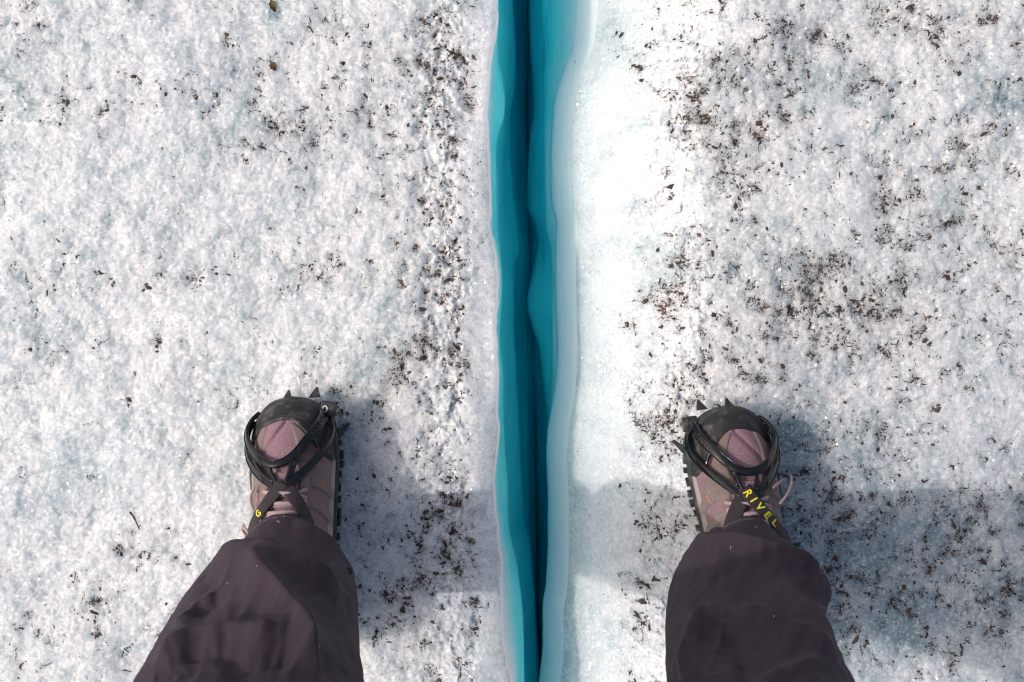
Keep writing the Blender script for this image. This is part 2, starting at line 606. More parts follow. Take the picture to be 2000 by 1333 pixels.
def detail(x, y, calm):
    """lumps and crystals of melting surface ice; calm 0..1 smooths it near the crevasse"""
    far = 1 - smooth(.85, 1.3, np.maximum(np.abs(x), np.abs(y) * 1.9))
    h = .010 * fbm(x * 7, y * 7, 3, 1)
    a = (1 - .88 * calm)
    w1, w2, cx, cy, dx, dy = worley(x * 42 + .5 * fbm(x * 60, y * 60, 2, 8), y * 42 + .5 * fbm(x * 60 + 9, y * 60, 2, 9), 4)
    h = h + a * far * ((.0021 * fbm(x * 22, y * 22, 3, 2)) + .0008 * (1 - w1 * 1.2))
    for sc, amp, sd in ((38, .17, 23), (75, .14, 31), (170, .16, 47)):
        f1, f2, cx, cy, dx, dy = worley(x * sc + .35 * fbm(x * 150, y * 150, 2, sd), y * sc + .35 * fbm(x * 150 + 5, y * 150, 2, sd + 1), sd)
        tx, ty = hash2(cx, cy, sd + 5) - .5, hash2(cx, cy, sd + 6) - .5
        lift = hash2(cx, cy, sd + 7) - .5
        h = h + a * far * amp * ((-dx * tx - dy * ty) * 2.0 + lift * .5 - .35 * f1) / sc
    h = h + a * far * .0006 * fbm(x * 330, y * 330, 2, 5) + calm * far * .0006 * fbm(x * 260, y * 260, 3, 6)
    h = h + (1 - far) * .25 * fbm(x * .35, y * .35, 4, 12) * smooth(2, 14, np.hypot(x, y))
    h = h + 7 * smooth(25, 200, np.hypot(x, y)) * (fbm(x * .02, y * .02, 3, 13))
    return h


shoulder = pchip([0, .012, .035, .065, .105, .15, .19, .3], [-.165, -.150, -.126, -.092, -.050, -.016, -.003, 0])
left_drop = pchip([0, .004, .012, .03, .06, .1], [-.016, -.0115, -.009, -.0055, -.0015, 0])

D, Y = np.meshgrid(DS, YS)
xl = L0(Y) - D
calm_l = (1 - smooth(.028, .062, D + .012 * fbm(Y * 9, Y * 0, 3, 15)))
zl = left_drop(np.minimum(D, .1)) + detail(xl, Y, calm_l) * smooth(-.002, .02, D)
xr_ = R1(Y) + D
calm_r = (1 - smooth(.045, .115, D + .02 * fbm(Y * 9, Y * 0, 3, 16)))
zr = shoulder(np.minimum(D, .3)) + detail(xr_, Y, calm_r) * smooth(-.002, .03, D) + .012 * fbm(Y * 6, D * 12, 3, 19) * smooth(0, .04, D) * (1 - smooth(.1, .2, D))


def height_fn(xg_edge, z, sign):
    edge = xg_edge

    def f(x, y):
        d = (edge(y) - x) * sign
        j = np.clip(np.searchsorted(YS, y) - 1, 0, len(YS) - 2)
        i = np.clip(np.searchsorted(DS, d) - 1, 0, len(DS) - 2)
        fy = np.clip((y - YS[j]) / (YS[j + 1] - YS[j]), 0, 1)
        fx = np.clip((d - DS[i]) / (DS[i + 1] - DS[i]), 0, 1)
        return (z[j, i] * (1 - fx) + z[j, i + 1] * fx) * (1 - fy) + (z[j + 1, i] * (1 - fx) + z[j + 1, i + 1] * fx) * fy
    return f


def surf_z(x, y):
    x, y = np.asarray(x, float), np.asarray(y, float)
    return np.where(x < .02, height_fn(L0, zl, 1)(x, y), height_fn(R1, zr, -1)(x, y))


def silt_at(px, py):
    i = np.clip(((px + 40) / 2).astype(int), 0, SILT.shape[1] - 1)
    j = np.clip(((py + 40) / 2).astype(int), 0, SILT.shape[0] - 1)
    ok = (px > -40) & (px < 2040) & (py > -40) & (py < 1373)
    return SILT[j, i] * ok


def ice_fields(x, seam):
    px, py = 1000 + x / PX, 666.5 - Y / PX
    near = 1 - smooth(.85, 1.2, np.maximum(np.abs(x), np.abs(Y) * 1.7))
    dirt = np.where(near > 0, dirt_at(px, py), .3)
    silt = silt_at(px, py)
    clear_shade = blobs(px, py, CLEAR_AND_SHADE) * near
    clear_shade = np.clip(clear_shade * (.6 + .9 * (.5 + fbm(x * 16, Y * 16, 3, 61))) + .62 * np.clip(fbm(x * 13, Y * 13, 4, 63) - .02, 0, 1) + .75 * np.clip(fbm(x * 42, Y * 42, 5, 64) - .10, 0, 1), 0, 1)
    # small melt holes where the dark grit sits
    pit = np.clip(fbm(x * 85, Y * 85, 3, 71) - .12, 0, 1) * np.clip(dirt, 0, 1) * near
    lit_white = near * np.where(x > .03, smooth(1098, 1135, px) * (1 - smooth(1195, 1290, px + 45 * fbm(x * 14, Y * 14, 3, 66))), .35 * smooth(820, 880, px) * (1 - smooth(905, 930, px)))  # whitens the right shoulder to paint in the sun that strikes its slope
    lit_white = lit_white * (1 - smooth(1000, 1060, py) * .5) * np.clip(.55 + .8 * fbm(x * 40, Y * 40, 4, 67), 0, .62)
    sink = (.008 * pit + .0035 * silt) * smooth(0, .02, D)
    return dict(scatter=.035 + .965 * smooth(0, .075, np.abs(D - seam)), lit_white=lit_white, dirt=np.clip(dirt + pit * .5, 0, 1.6), clear=clear_shade, silt=silt), sink


def set_attrs(me, fields, pad=0):
    for nm, arr in fields.items():
        at = me.attributes.new(nm, 'FLOAT', 'POINT')
        at.data.foreach_set("value", np.concatenate([np.ascontiguousarray(arr.ravel(), np.float32), np.zeros(pad, np.float32)]))


def add_ice(name, x, z, i0, flip, fields):
    me = mesh_np(name, np.stack([x, Y, z], -1)[:, i0:].reshape(-1, 3), grid_faces(len(DS) - i0, len(YS), flip=flip))
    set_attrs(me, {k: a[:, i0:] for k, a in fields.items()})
    return tag(put(name, me, M['ice']), kind='structure')


def make_grit(n_cluster):
    P, S, A = [], [], []
    tries = rng.uniform((-330, -120), (2330, 1453), (n_cluster * 14, 2))
    keep = rng.uniform(0, 1.25, len(tries)) < dirt_at(tries[:, 0], tries[:, 1]) ** 1.25
    pts = tries[keep][:n_cluster]
    for cx, cy in pts:
        big = rng.random()
        dens = float(dirt_at(np.array(cx), np.array(cy)))
        if rng.random() < .03 + .085 * min(1, dens):
            rad = rng.uniform(3, 9)
            for j in range(int(rng.integers(14, 46))):
                P.append((cx + rng.normal(0, rad), cy + rng.normal(0, rad * .75)))
                S.append(min(math.exp(rng.normal(.30, .60)), 6.5))
                A.append(rng.uniform(0, 6.28))
        for strand in range(1 + int(rng.random() < .55) + int(2.2 * rng.random() * min(1, dens))):
            x, y = cx + rng.normal(0, 9), cy + rng.normal(0, 8)
            a = rng.uniform(0, 2 * math.pi)
            turn = rng.normal(0, .35)
            for j in range(int(rng.integers(3, 6 + int(12 * big)))):
                s = math.exp(rng.normal(.08, .60)) * (.9 + .8 * big ** 3)
                P.append((x, y))
                S.append(min(s, 8.5))
                A.append(a)
                a += turn + rng.normal(0, .55)
                st = rng.uniform(1.0, 4.6)
                x += math.cos(a) * st
                y += math.sin(a) * st
    n_single = 32000
    t = rng.uniform((-330, -120), (2330, 1453), (n_single * 3, 2))
    t = t[rng.uniform(0, .8, len(t)) < dirt_at(t[:, 0], t[:, 1]) + .03][:n_single]
    P += [tuple(q) for q in t]
    S += list(np.exp(rng.normal(-.15, .4, len(t))))
    A += list(rng.uniform(0, 6.28, len(t)))
    P, S, A = np.array(P), np.array(S), np.array(A)
    ok = (P[:, 0] < 955) | (P[:, 0] > 1135)
    return P[ok], S[ok], A[ok]


gp, gs, ga = make_grit(3300)
hist, _, _ = np.histogram2d(gp[:, 1], gp[:, 0], bins=[np.arange(-40, 1376, 2), np.arange(-40, 2042, 2)], weights=np.minimum(gs, 4) ** 1.2)


def blur(a, sig):
    kx = np.arange(-int(3 * sig), int(3 * sig) + 1)
    kern = np.exp(-.5 * (kx / sig) ** 2)
    kern /= kern.sum()
    for ax in (0, 1):
        a = sum(np.roll(a, int(o), ax) * w for o, w in zip(kx, kern))
    return a


SILT = np.clip(.75 * np.tanh(blur(hist, 2.2) * .9) + .45 * np.tanh(blur(hist, 7) * .9), 0, 1)

LI, RI = int(np.searchsorted(DS, .055)), int(np.searchsorted(DS, .15))
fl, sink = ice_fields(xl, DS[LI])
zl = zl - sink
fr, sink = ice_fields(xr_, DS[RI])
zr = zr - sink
o = add_ice("ice_ground", xl, zl, LI, True, fl)
tag(o, "granular white glacier ice speckled with grit on the left of the blue crevasse")
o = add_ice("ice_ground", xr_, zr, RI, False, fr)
tag(o, "dirty granular glacier ice on the right of the blue crevasse")


# ------------------------------------------------------------------ the crevasse walls
def add_wall(sign, first, ledges, x_top, z_top, fields):
    """sign -1 left, +1 right; x_top, z_top: the rounded shoulder above, from the ice surface down to the lip; ledges = (depth, contour, recess behind it)"""
    ys = YS
    n_top = x_top.shape[1]
    rows_x = [x_top[:, i] for i in range(n_top - 1, -1, -1)]
    rows_z = [z_top[:, i] for i in range(n_top - 1, -1, -1)]
    crust = [np.ones(len(ys)) for i in range(n_top)]
    reach = (.055 if sign > 0 else .05) * (1 + .5 * fbm(ys * 6, ys * 0, 3, 111))
    px_, pz_ = first(ys), z_top[:, 0]
    for k, (d, fn, rec) in enumerate(ledges):
        x1 = fn(ys)
        dd = d * (1 + .22 * fbm(ys * 4, ys * 0 + k * 3.1, 3, 91 + k))
        dd = np.maximum(dd, -pz_ + .03)
        n = (16, 18, 20, 20, 14)[k]
        for f in np.linspace(0, 1, n + 1)[1:]:
            e = f * f * (3 - 2 * f)
            bulge = rec * math.sin(math.pi * min(1, f * 1.25) ** .55) if f < .8 else 0.0
            x = px_ + (x1 - px_) * (e * .5 + f * .5) + sign * bulge * (.75 + .5 * fbm(ys * 5 + k, f * 2 + ys * 0, 2, 96 + k))
            z = pz_ + (-dd - pz_) * f
            x = x + (.0034 * fbm(ys * 9, z * 22, 3, 80 + k) + .0012 * fbm(ys * 30, z * 60, 3, 85 + k)) * min(1, 6 * f * (1 - f))
            rows_x.append(x)
            rows_z.append(z)
            crust.append(1 - smooth(0.0, 1.0, (z_top[:, 0] - z) / reach))
        px_, pz_ = x1, -dd
    xs, zs = np.array(rows_x), np.array(rows_z)
    yy_ = np.broadcast_to(ys, xs.shape)
    me = mesh_np("crevasse_wall", np.stack([xs, yy_, zs], -1).reshape(-1, 3), grid_faces(len(ys), len(xs), flip=(sign < 0)))
    set_attrs(me, {k: a[:, :n_top][:, ::-1].T for k, a in fields.items()}, (len(xs) - n_top) * len(ys))
    at = me.attributes.new("crust", 'FLOAT', 'POINT')
    at.data.foreach_set("value", np.ascontiguousarray(np.array(crust).ravel(), np.float32))
    me.materials.append(M['ice'])
    o = put("crevasse_wall", me, M['wall'])
    mi = np.repeat((np.arange(len(xs) - 1) >= n_top - 1 - (SPLIT_R if sign > 0 else 2)).astype(np.int32), len(ys) - 1)
    me.polygons.foreach_set("material_index", mi)
    return tag(o, kind='structure')


SPLIT_R = int(np.searchsorted(DS, .026))
bottom = contour([(1030, 0), (1031, 300), (1036, 600), (1046, 900), (1053, 1333)], .46)
w = add_wall(-1, L0, [(.10, L1, .004), (.27, L2, .020), (.36, L3, .02), (.46, bottom, .0)], xl[:, :LI + 1], zl[:, :LI + 1], fl)
tag(w, "left wall and lip of the crevasse, layered blue ice")
w = add_wall(1, R1, [(.23, R2, .006), (.285, R3, .014), (.36, contour([(1048, 0), (1048, 300), (1052, 466), (1050, 595), (1060, 720), (1068, 900), (1068, 1100), (1060, 1333)], .36), .02), (.46, bottom, .0)], xr_[:, :RI + 1], zr[:, :RI + 1], fr)
tag(w, "right wall of the crevasse, blue ice under a rounded white shoulder")


# ------------------------------------------------------------------ dark grit: flakes strung along little wandering lines
def flakes(P, S, A, k=7):
    n = len(P)
    x0, y0 = (P[:, 0] - 1000) * PX, (666.5 - P[:, 1]) * PX
    th = np.linspace(0, 2 * math.pi, k, endpoint=False)[None, :] + rng.uniform(0, .5, (n, k))
    r = rng.uniform(.45, 1.45, (n, k)) * S[:, None] * PX
    asp = rng.uniform(.22, .75, n)[:, None]
    lx, ly = r * np.cos(th), r * np.sin(th) * asp
    ca, sa = np.cos(A)[:, None], np.sin(A)[:, None]
    ox, oy = x0[:, None] + lx * ca - ly * sa, y0[:, None] + lx * sa + ly * ca
    ix, iy = x0[:, None] + .55 * (lx * ca - ly * sa), y0[:, None] + .55 * (lx * sa + ly * ca)
    size = (S * PX)[:, None]
    oz = surf_z(ox, oy) - .10 * size
    iz = surf_z(ix, iy) + size * rng.uniform(.05, .30, (n, k)) + .0002
    cz = surf_z(x0, y0)[:, None] + size * rng.uniform(.12, .35, (n, 1)) + .0003
    v = np.concatenate([np.stack([ox, oy, oz], -1), np.stack([ix, iy, iz], -1), np.stack([x0[:, None], y0[:, None], cz], -1)], 1)
    i = np.arange(k)
    j = (i + 1) % k
    tri = np.concatenate([np.stack([i, j, j + k], -1), np.stack([i, j + k, i + k], -1), np.stack([i + k, j + k, np.full(k, 2 * k)], -1)])
    f = (tri[None] + (np.arange(n) * (2 * k + 1))[:, None, None]).reshape(-1, 3)
    return v.reshape(-1, 3), f


big = gs > 1.5
v, f = flakes(gp[big], gs[big], ga[big])
v2, f2 = flakes(gp[~big], gs[~big], ga[~big], 4)
o = put("dark_grit", mesh_np("dark_grit", np.concatenate([v, v2]), np.concatenate([f, f2 + len(v)])), M['grit'], smooth_on=False)
tag(o, "countless dark flakes of grit scattered over the white ice", kind='stuff')

# ------------------------------------------------------------------ the larger stones, one object each
STONES = [
    (858, 152, 12, "black lumpy stone in the densest grit by the crevasse's left lip, high up"),
    (871, 216, 10, "dark stone just under the black lumpy one near the left lip, high up"),
    (886, 108, 8, "small wedge of brown stone closest to the left lip near the top rim"),
    (864, 494, 11, "brown stone by the crevasse's left lip, at about a third of its height down"),
    (824, 665, 11, "dark stone above and to the right of the toes of the left shoe"),
    (832, 1000, 12, "oval black stone at the upper rim of the shadow between left shoe and crevasse"),
    (866, 1100, 9, "small black stone in the middle of the shadow between left leg and crevasse"),
    (1485, 240, 15, "broad brown stone, biggest of the thick grit high up on the right ice"),
    (1526, 323, 10, "brown stone under the broad one in the thick grit on the right ice"),
    (1650, 565, 12, "reddish brown stone on the right ice, up from the toes of the right shoe"),
    (1672, 1251, 14, "big black stone on the ice beside the right trouser leg at the shadow's lower rim"),
    (1920, 263, 13, "rounded dark stone near the right rim of the picture, high up"),
    (1776, 14, 11, "dark stone cut close by the top rim on the right ice"),
    (1292, 484, 9, "lone dark stone at the edge of the clean white shoulder right of the crevasse"),
    (1810, 1060, 9, "small black stone out in the shadow right of the right trouser leg"),
]


def stone_mesh(seed):
    import bmesh
    bm = bmesh.new()
    bmesh.ops.create_icosphere(bm, subdivisions=2, radius=1)
    r = random.Random(seed)
    axes = [Vector((r.gauss(0, 1), r.gauss(0, 1), r.gauss(0, 1))).normalized() for _ in range(9)]
    cut = [r.uniform(.55, .9) for _ in axes]
    for vv in bm.verts:
        for a, c in zip(axes, cut):
            d = vv.co.dot(a)
            if d > c:
                vv.co -= a * (d - c) * .85
        vv.co *= 1 + r.uniform(-.06, .06)
    me = bpy.data.meshes.new("stone")
    bm.to_mesh(me)
    bm.free()
    me.materials.append(M['grit'])
    return me


stone_meshes = [stone_mesh(s) for s in range(6)]
for i, (px, py, r, label) in enumerate(STONES):
    x, y = (px - 1000) * PX, (666.5 - py) * PX
    o = bpy.data.objects.new("stone", stone_meshes[i % 6])
    col.objects.link(o)
    z = float(surf_z(np.array(x), np.array(y)))
    s = r * PX * .62
    o.location = (x, y, z + .05 * s)
    o.scale = (s * random.uniform(.9, 1.5), s * random.uniform(.45, .95), s * .45)
    o.rotation_euler = (random.uniform(-.2, .2), random.uniform(-.2, .2), random.uniform(0, 6.28))
    tag(o, label, "stone", "dark stones melted into the ice")

# ------------------------------------------------------------------ two dead leaves and a twig
def leaf(px, py, length, width, rot, curl, label):
    x, y = (px - 1000) * PX, (666.5 - py) * PX
    z = float(surf_z(np.array(x), np.array(y)))
    r = thing("dead_leaf", (x, y, z), label, "leaf", "dead leaves on the ice")
    u = np.linspace(0, 1, 14)
    w_ = np.linspace(-1, 1, 9)
    U, Wd = np.meshgrid(u, w_)
    wid = width * np.sin(math.pi * U ** .8) ** .9 * (1 + .18 * np.sin(U * 19 + Wd * 3))
    lx = (U - .5) * length
    ly = Wd * wid * .5
    lz = .0016 + curl * (Wd ** 2) * .5 + .0012 * np.sin(U * 5 + Wd) + .0022 * (U - .5) ** 2 * 4
    ca, sa = math.cos(rot), math.sin(rot)
    v = np.stack([lx * ca - ly * sa, lx * sa + ly * ca, lz], -1).reshape(-1, 3)
    v2 = v - np.array([0, 0, .0004])
    m = MB()
    m.add(v, grid_faces(14, 9))
    m.add(v2, grid_faces(14, 9, flip=True))
    m.build("blade", M['leaf'], r)
    m = MB()
    p = [(-.5 * length * 1.5, 0.0006, .004), (-.5 * length, 0, .003), (0, .0002, .0022), (.4 * length, 0, .003)]
    p = [(a * ca - b * sa, a * sa + b * ca, c) for a, b, c in p]
    m.tube(spline(p, 9), np.linspace(.0006, .0003, 9), n=6)
    m.build("stalk", M['twig'], r)


leaf(533, 12, .0165, .0085, math.radians(-68), .0045, "brown dead leaf with a stalk at the top rim, topmost of the two leaves")
leaf(533, 129, .0125, .0092, math.radians(-60), .0035, "small ragged brown leaf below the larger stalked leaf, left of the crevasse")

r = thing("twig", ((264 - 1000) * PX, (666.5 - 1014) * PX, 0), "thin black twig lying on clean white ice beside the left trouser leg", "twig")
pts = np.array([(255, 999), (258, 1003), (262, 1008), (265, 1014), (268, 1020), (272, 1030), (275, 1034)], float)
pw = np.stack([(pts[:, 0] - 264) * PX, -(pts[:, 1] - 1014) * PX, np.zeros(7)], -1)
pw[:, 2] = surf_z(pw[:, 0] + r.location.x, pw[:, 1] + r.location.y).max() + .0012
m = MB()
m.tube(spline(pw, 24), np.interp(np.linspace(0, 1, 24), [0, .12, .3, .45, .55, 1], [.0010, .0015, .0009, .0013, .0008, .0006]), n=7)
m.build("stem", M['twig'], r)
m = MB()
m.tube(spline([pw[5], pw[5] + np.array([.001, .0012, .0004]), pw[5] + np.array([.0032, .0026, .0006])], 6), np.linspace(.0008, .0004, 6), n=6)
m.build("side_shoot", M['twig'], r)


# ------------------------------------------------------------------ the person: trousers, shoes
PERSON = np.array((0.0, -.27, 0.0))
person = thing("person", PERSON, "person standing astride the blue crevasse in dark plum trousers and mauve hiking shoes", "person")


def local(v):
    return np.asarray(v, float) - PERSON


# -- trousers -------------------------------------------------------
LEG = {
    -1: dict(z=[.105, .15, .2, .25, .3, .4, .5, .6, .7, .8, .9],
             x0=[-.304, -.306, -.311, -.318, -.321, -.317, -.313, -.288, -.262, -.24, -.225],
             x1=[-.198, -.180, -.169, -.161, -.155, -.139, -.121, -.111, -.092, -.06, -.02],
             yf=[-.190, -.198, -.2065, -.211, -.216, -.231, -.246, -.252, -.232, -.200, -.18],
             yb=[-.315, -.312, -.312, -.314, -.318, -.328, -.338, -.35, -.38, -.42, -.44]),
    1: dict(z=[.105, .15, .2, .25, .3, .4, .5, .6, .7, .8, .9],
            x0=[.218, .197, .173, .161, .152, .139, .129, .117, .095, .06, .02],
            x1=[.302, .308, .324, .326, .308, .279, .279, .266, .248, .24, .225],
            yf=[-.192, -.198, -.2065, -.211, -.216, -.231, -.246, -.252, -.232, -.200, -.18],
            yb=[-.315, -.312, -.312, -.314, -.318, -.328, -.338, -.35, -.38, -.42, -.44]),
}
# fold crests (photograph pixels), height in metres, half width in pixels, sharper on one side
FOLD = {
    -1: [([(478, 1052), (521, 1032), (571, 1029), (611, 1049), (653, 1078), (672, 1096)], .007, 13),
         ([(405, 1112), (430, 1116), (473, 1131), (505, 1139), (545, 1155), (584, 1178), (640, 1188), (670, 1187)], .020, 34),
         ([(415, 1094), (441, 1101), (584, 1104), (664, 1097)], -.006, 14),
         ([(473, 1131), (486, 1152), (518, 1197), (558, 1245), (590, 1285), (622, 1345)], .020, 40),
         ([(340, 1240), (388, 1192), (431, 1173)], .006, 13),
         ([(365, 1215), (400, 1200), (440, 1185)], -.004, 10),
         ([(300, 1320), (341, 1283), (378, 1267), (439, 1266), (505, 1279), (571, 1281)], .013, 22),
         ([(430, 1335), (500, 1310), (600, 1312)], -.005, 20),
         ([(571, 1107), (637, 1152), (695, 1189)], .006, 16),
         ([(655, 1050), (680, 1090), (684, 1115), (678, 1140)], .004, 10),
         ([(350, 1300), (410, 1290), (470, 1300)], -.003, 8)],
    1: [([(1385, 1078), (1400, 1072), (1420, 1070), (1461, 1089), (1498, 1086)], .008, 13),
        ([(1325, 1112), (1350, 1094), (1380, 1085), (1461, 1107), (1525, 1123), (1567, 1139), (1600, 1165)], .017, 24),
        ([(1567, 1142), (1575, 1192), (1591, 1240)], .011, 10),
        ([(1590, 1150), (1604, 1190), (1596, 1225)], -.009, 10),
        ([(1504, 1149), (1538, 1192), (1578, 1234), (1625, 1282)], .011, 18),
        ([(1424, 1205), (1472, 1234), (1525, 1255), (1591, 1284), (1640, 1310)], .013, 24),
        ([(1390, 1200), (1366, 1258), (1342, 1340)], .012, 26),
        ([(1430, 1240), (1450, 1290), (1460, 1340)], -.005, 24),
        ([(1480, 1345), (1530, 1325), (1600, 1312)], .005, 14)],
}


def leg_surface(s, nu=260, nv=300):
    Lg = LEG[s]
    th = np.linspace(0, 2 * math.pi, nu, endpoint=False)
    zz = .105 + (.9 - .105) * np.linspace(0, 1, nv) ** 1.25
    f = {k: pchip(Lg['z'], Lg[k]) for k in ('x0', 'x1', 'yf', 'yb')}
    TH, Z = np.meshgrid(th, zz)
    x0, x1, yf, yb = f['x0'](Z), f['x1'](Z), f['yf'](Z), f['yb'](Z)
    p = 2.0 + .35 * smooth(.15, .4, Z)
    c, sn = np.cos(TH), np.sin(TH)
    c = np.sign(c) * np.abs(c) ** (2 / p)
    sn = np.sign(sn) * np.abs(sn) ** (2 / p)
    X = (x0 + x1) / 2 + (x1 - x0) / 2 * c
    Yv = (yf + yb) / 2 + (yf - yb) / 2 * sn
    tilt = 1 - smooth(.105, .36, Z)
    Zv = Z + .055 * np.sin(TH) * tilt + .006 * np.cos(TH) * tilt * (-s)
    # soft folds
    P = np.stack([X, Yv, Zv], -1)
    for it in range(2):
        du = np.roll(P, -1, 1) - np.roll(P, 1, 1)
        dv = np.gradient(P, axis=0)
        N = np.cross(du, dv)
        N /= np.linalg.norm(N, axis=2)[..., None] + 1e-9
        view = np.array((0, 0, CAM_H)) - P
        view /= np.linalg.norm(view, axis=2)[..., None]
        facing = smooth(.02, .45, np.sum(N * view, 2))      # folds die out towards the sides of the leg
        if it == 0:
            k = PX * (1 - P[..., 2] / CAM_H)
            px, py = 1000 + P[..., 0] / k, 666.5 - P[..., 1] / k
            d = np.zeros(px.shape)
            for line, amp, w_ in FOLD[s]:
                dist, side = poly_dist(px, py, line)
                d += 1.75 * amp * np.exp(-(np.sqrt(dist ** 2 + 9) - 3) / w_) * (.25 + .75 * smooth(0, .22, side) * smooth(0, .22, 1 - side)) + .16 * amp * np.exp(-dist / 6) * smooth(0, .2, side) * smooth(0, .2, 1 - side)
            front = np.clip(N[..., 1] * 1.5 + N[..., 2] + .75, 0, 1)
            d *= front * (.45 + .55 * facing) * smooth(.11, .17, Z)
        else:
            rg = 1 - np.abs(fbm(px / 70 + py / 45, py / 130 - px / 200, 2, 160 + s)) * 2
            rg2 = 1 - np.abs(fbm(px / 30 + py / 55, py / 48 - px / 90, 2, 170 + s)) * 2
            d = .0016 * (rg2 - .5) * facing * smooth(1050, 1100, py) + .0024 * facing * (rg - .55) * smooth(1060, 1130, py) * smooth(0, .5, N[..., 1]) + .0020 * fbm(np.cos(TH) * 2.5 + 5, Zv * 16 + np.sin(TH) * 2, 3, 140 + s) + .0012 * fbm(X * 60, Zv * 60 + Yv * 30, 3, 150 + s)
            d = d * smooth(.105, .2, Z)
        P = P + N * d[..., None]
    return P


tm = MB()
hem_surface = {}
tv, tf, base = [], [], 0
for s in (-1, 1):
    P = leg_surface(s)
    hem_surface[s] = P
    nv, nu = P.shape[:2]
    # turned-in hem: two rows inside
    ctr = P[0].mean(0)
    inner1 = P[0] + (ctr - P[0]) * .045 * np.array([1, 1, 0]) + np.array([0, 0, -.0008])
    inner2 = P[6] + (ctr - P[0]) * .055 * np.array([1, 1, 0])
    Q = np.concatenate([inner2[None], inner1[None], P], 0)
    tv.append(Q.reshape(-1, 3))
    tf.append(grid_faces(nu, nv + 2, True, base))
    base += nu * (nv + 2)
# seat and waist, closing over the two leg tops
th = np.linspace(0, 2 * math.pi, 96, endpoint=False)
rows = []
for z, rx, ry, cy in ((.70, .02, .02, -.33), (.72, .12, .09, -.33), (.78, .21, .125, -.33), (.86, .232, .135, -.325), (.94, .222, .13, -.32), (1.02, .20, .118, -.315), (1.06, .195, .115, -.315)):
    rows.append(np.stack([rx * np.cos(th), cy + ry * np.sin(th), np.full(96, z)], -1))
tv.append(np.array(rows).reshape(-1, 3))
tf.append(grid_faces(96, len(rows), True, base))
trousers = put("trousers", mesh_np("trousers", local(np.concatenate(tv)), np.concatenate(tf)), M['cloth'], person)

# hem seam: two rows of stitches on each leg
for s in (-1, 1):
    P = hem_surface[s]
    nv, nu = P.shape[:2]
    seg = np.linalg.norm(np.diff(P, axis=0), axis=2)
    run = np.concatenate([np.zeros((1, nu)), np.cumsum(seg, 0)])
    m = MB()
    for height in (.011, .0165):
        ring = np.array([[np.interp(height, run[:, i], P[:, i, c]) for c in range(3)] for i in range(nu)])
        nxt = np.array([[np.interp(height + .003, run[:, i], P[:, i, c]) for c in range(3)] for i in range(nu)])
        cum = np.concatenate([[0], np.cumsum(np.linalg.norm(np.diff(ring, axis=0), axis=1))])
        for q in np.arange(0, cum[-1] - .003, .0034):
            a = np.array([np.interp(q, cum, ring[:, c]) for c in range(3)])
            b = np.array([np.interp(q + .0019, cum, ring[:, c]) for c in range(3)])
            e = np.array([np.interp(q + .001, cum, nxt[:, c]) for c in range(3)]) - a
            t_ = (b - a) / 2
            nrm = np.cross(t_, e)
            nrm /= np.linalg.norm(nrm) + 1e-9
            if nrm[1] < -.75:
                continue
            up_ = e / (np.linalg.norm(e) + 1e-9)
            m.box((a + b) / 2 + nrm * .0002, t_, up_ * .00035, nrm * .00035)
    v = [tuple(np.array(q) - PERSON) for q in m.v]
    m.v = v
    o = m.build("hem_stitching", M['stitch'], trousers, smooth_on=False)
    o["kind"] = "stuff"


def on_leg(s, px, py):
    """point of the trouser leg that lies on this sight line, and its normal"""
    P = hem_surface[s]
    k = PX * (1 - P[..., 2] / CAM_H)
    d = np.hypot(1000 + P[..., 0] / k - px, 666.5 - P[..., 1] / k - py) - P[..., 2] * 8
    j, i = np.unravel_index(np.argmin(d), d.shape)
    j = min(max(j, 1), P.shape[0] - 2)
    n = np.cross(P[j, (i + 1) % P.shape[1]] - P[j, i - 1], P[j + 1, i] - P[j - 1, i])
    return P[j, i], n / np.linalg.norm(n)


# dried mud flecks on the cloth
m = MB()
for s, spots in ((-1, [(551, 1016, 1.0), (538, 1012, .8), (546, 1021, .8), (541, 1019, .9), (553, 1009, .7), (548, 1000, .7), (443, 1139, .7), (620, 1264, .5), (500, 1105, .5)]), (1, [(1475, 1031, 1.2), (1427, 1067, .7), (1428, 1071, .5), (1512, 1204, .6), (1511, 1201, .6)])):
    for px, py, r in spots:
        p, n = on_leg(s, px, py)
        t1 = np.cross(n, (.3, .5, .8)); t1 /= np.linalg.norm(t1)
        t2 = np.cross(n, t1)
        m.box(p + n * .0003, t1 * .0009 * r, t2 * .0006 * r, n * .0004)
m.v = [tuple(np.array(q) - PERSON) for q in m.v]
o = m.build("mud_flecks", M['lint'], trousers, smooth_on=False)
o["kind"] = "stuff"
# little cord toggle at the side of the left calf
p, n = on_leg(-1, 682, 1118)
m = MB()
m.tube(spline([p + n * .0005 + np.array((-.001, .005, .003)), p + n * .003, p + n * .0005 + np.array((0, -.007, -.003))], 9), .0015, n=7)
m.v = [tuple(np.array(q) - PERSON) for q in m.v]
m.build("pull_cord", M['rubber'], trousers)

# -- shoes ----------------------------------------------------------
Z0 = .014
W_M = pchip([0, .003, .010, .025, .045, .07, .10, .14, .18, .22, .26, .285, .296, .30], [0, .016, .029, .041, .047, .048, .045, .040, .037, .036, .036, .030, .016, 0])
W_L = pchip([0, .003, .010, .025, .045, .07, .10, .14, .18, .22, .26, .285, .296, .30], [0, .016, .028, .040, .047, .051, .052, .049, .044, .040, .037, .030, .016, 0])
H_T = pchip([0, .003, .010, .025, .045, .07, .095, .12, .145, .165, .20, .25, .29, .30], [.034, .046, .055, .063, .071, .083, .097, .114, .134, .150, .150, .148, .12, .05])
ZB = .022


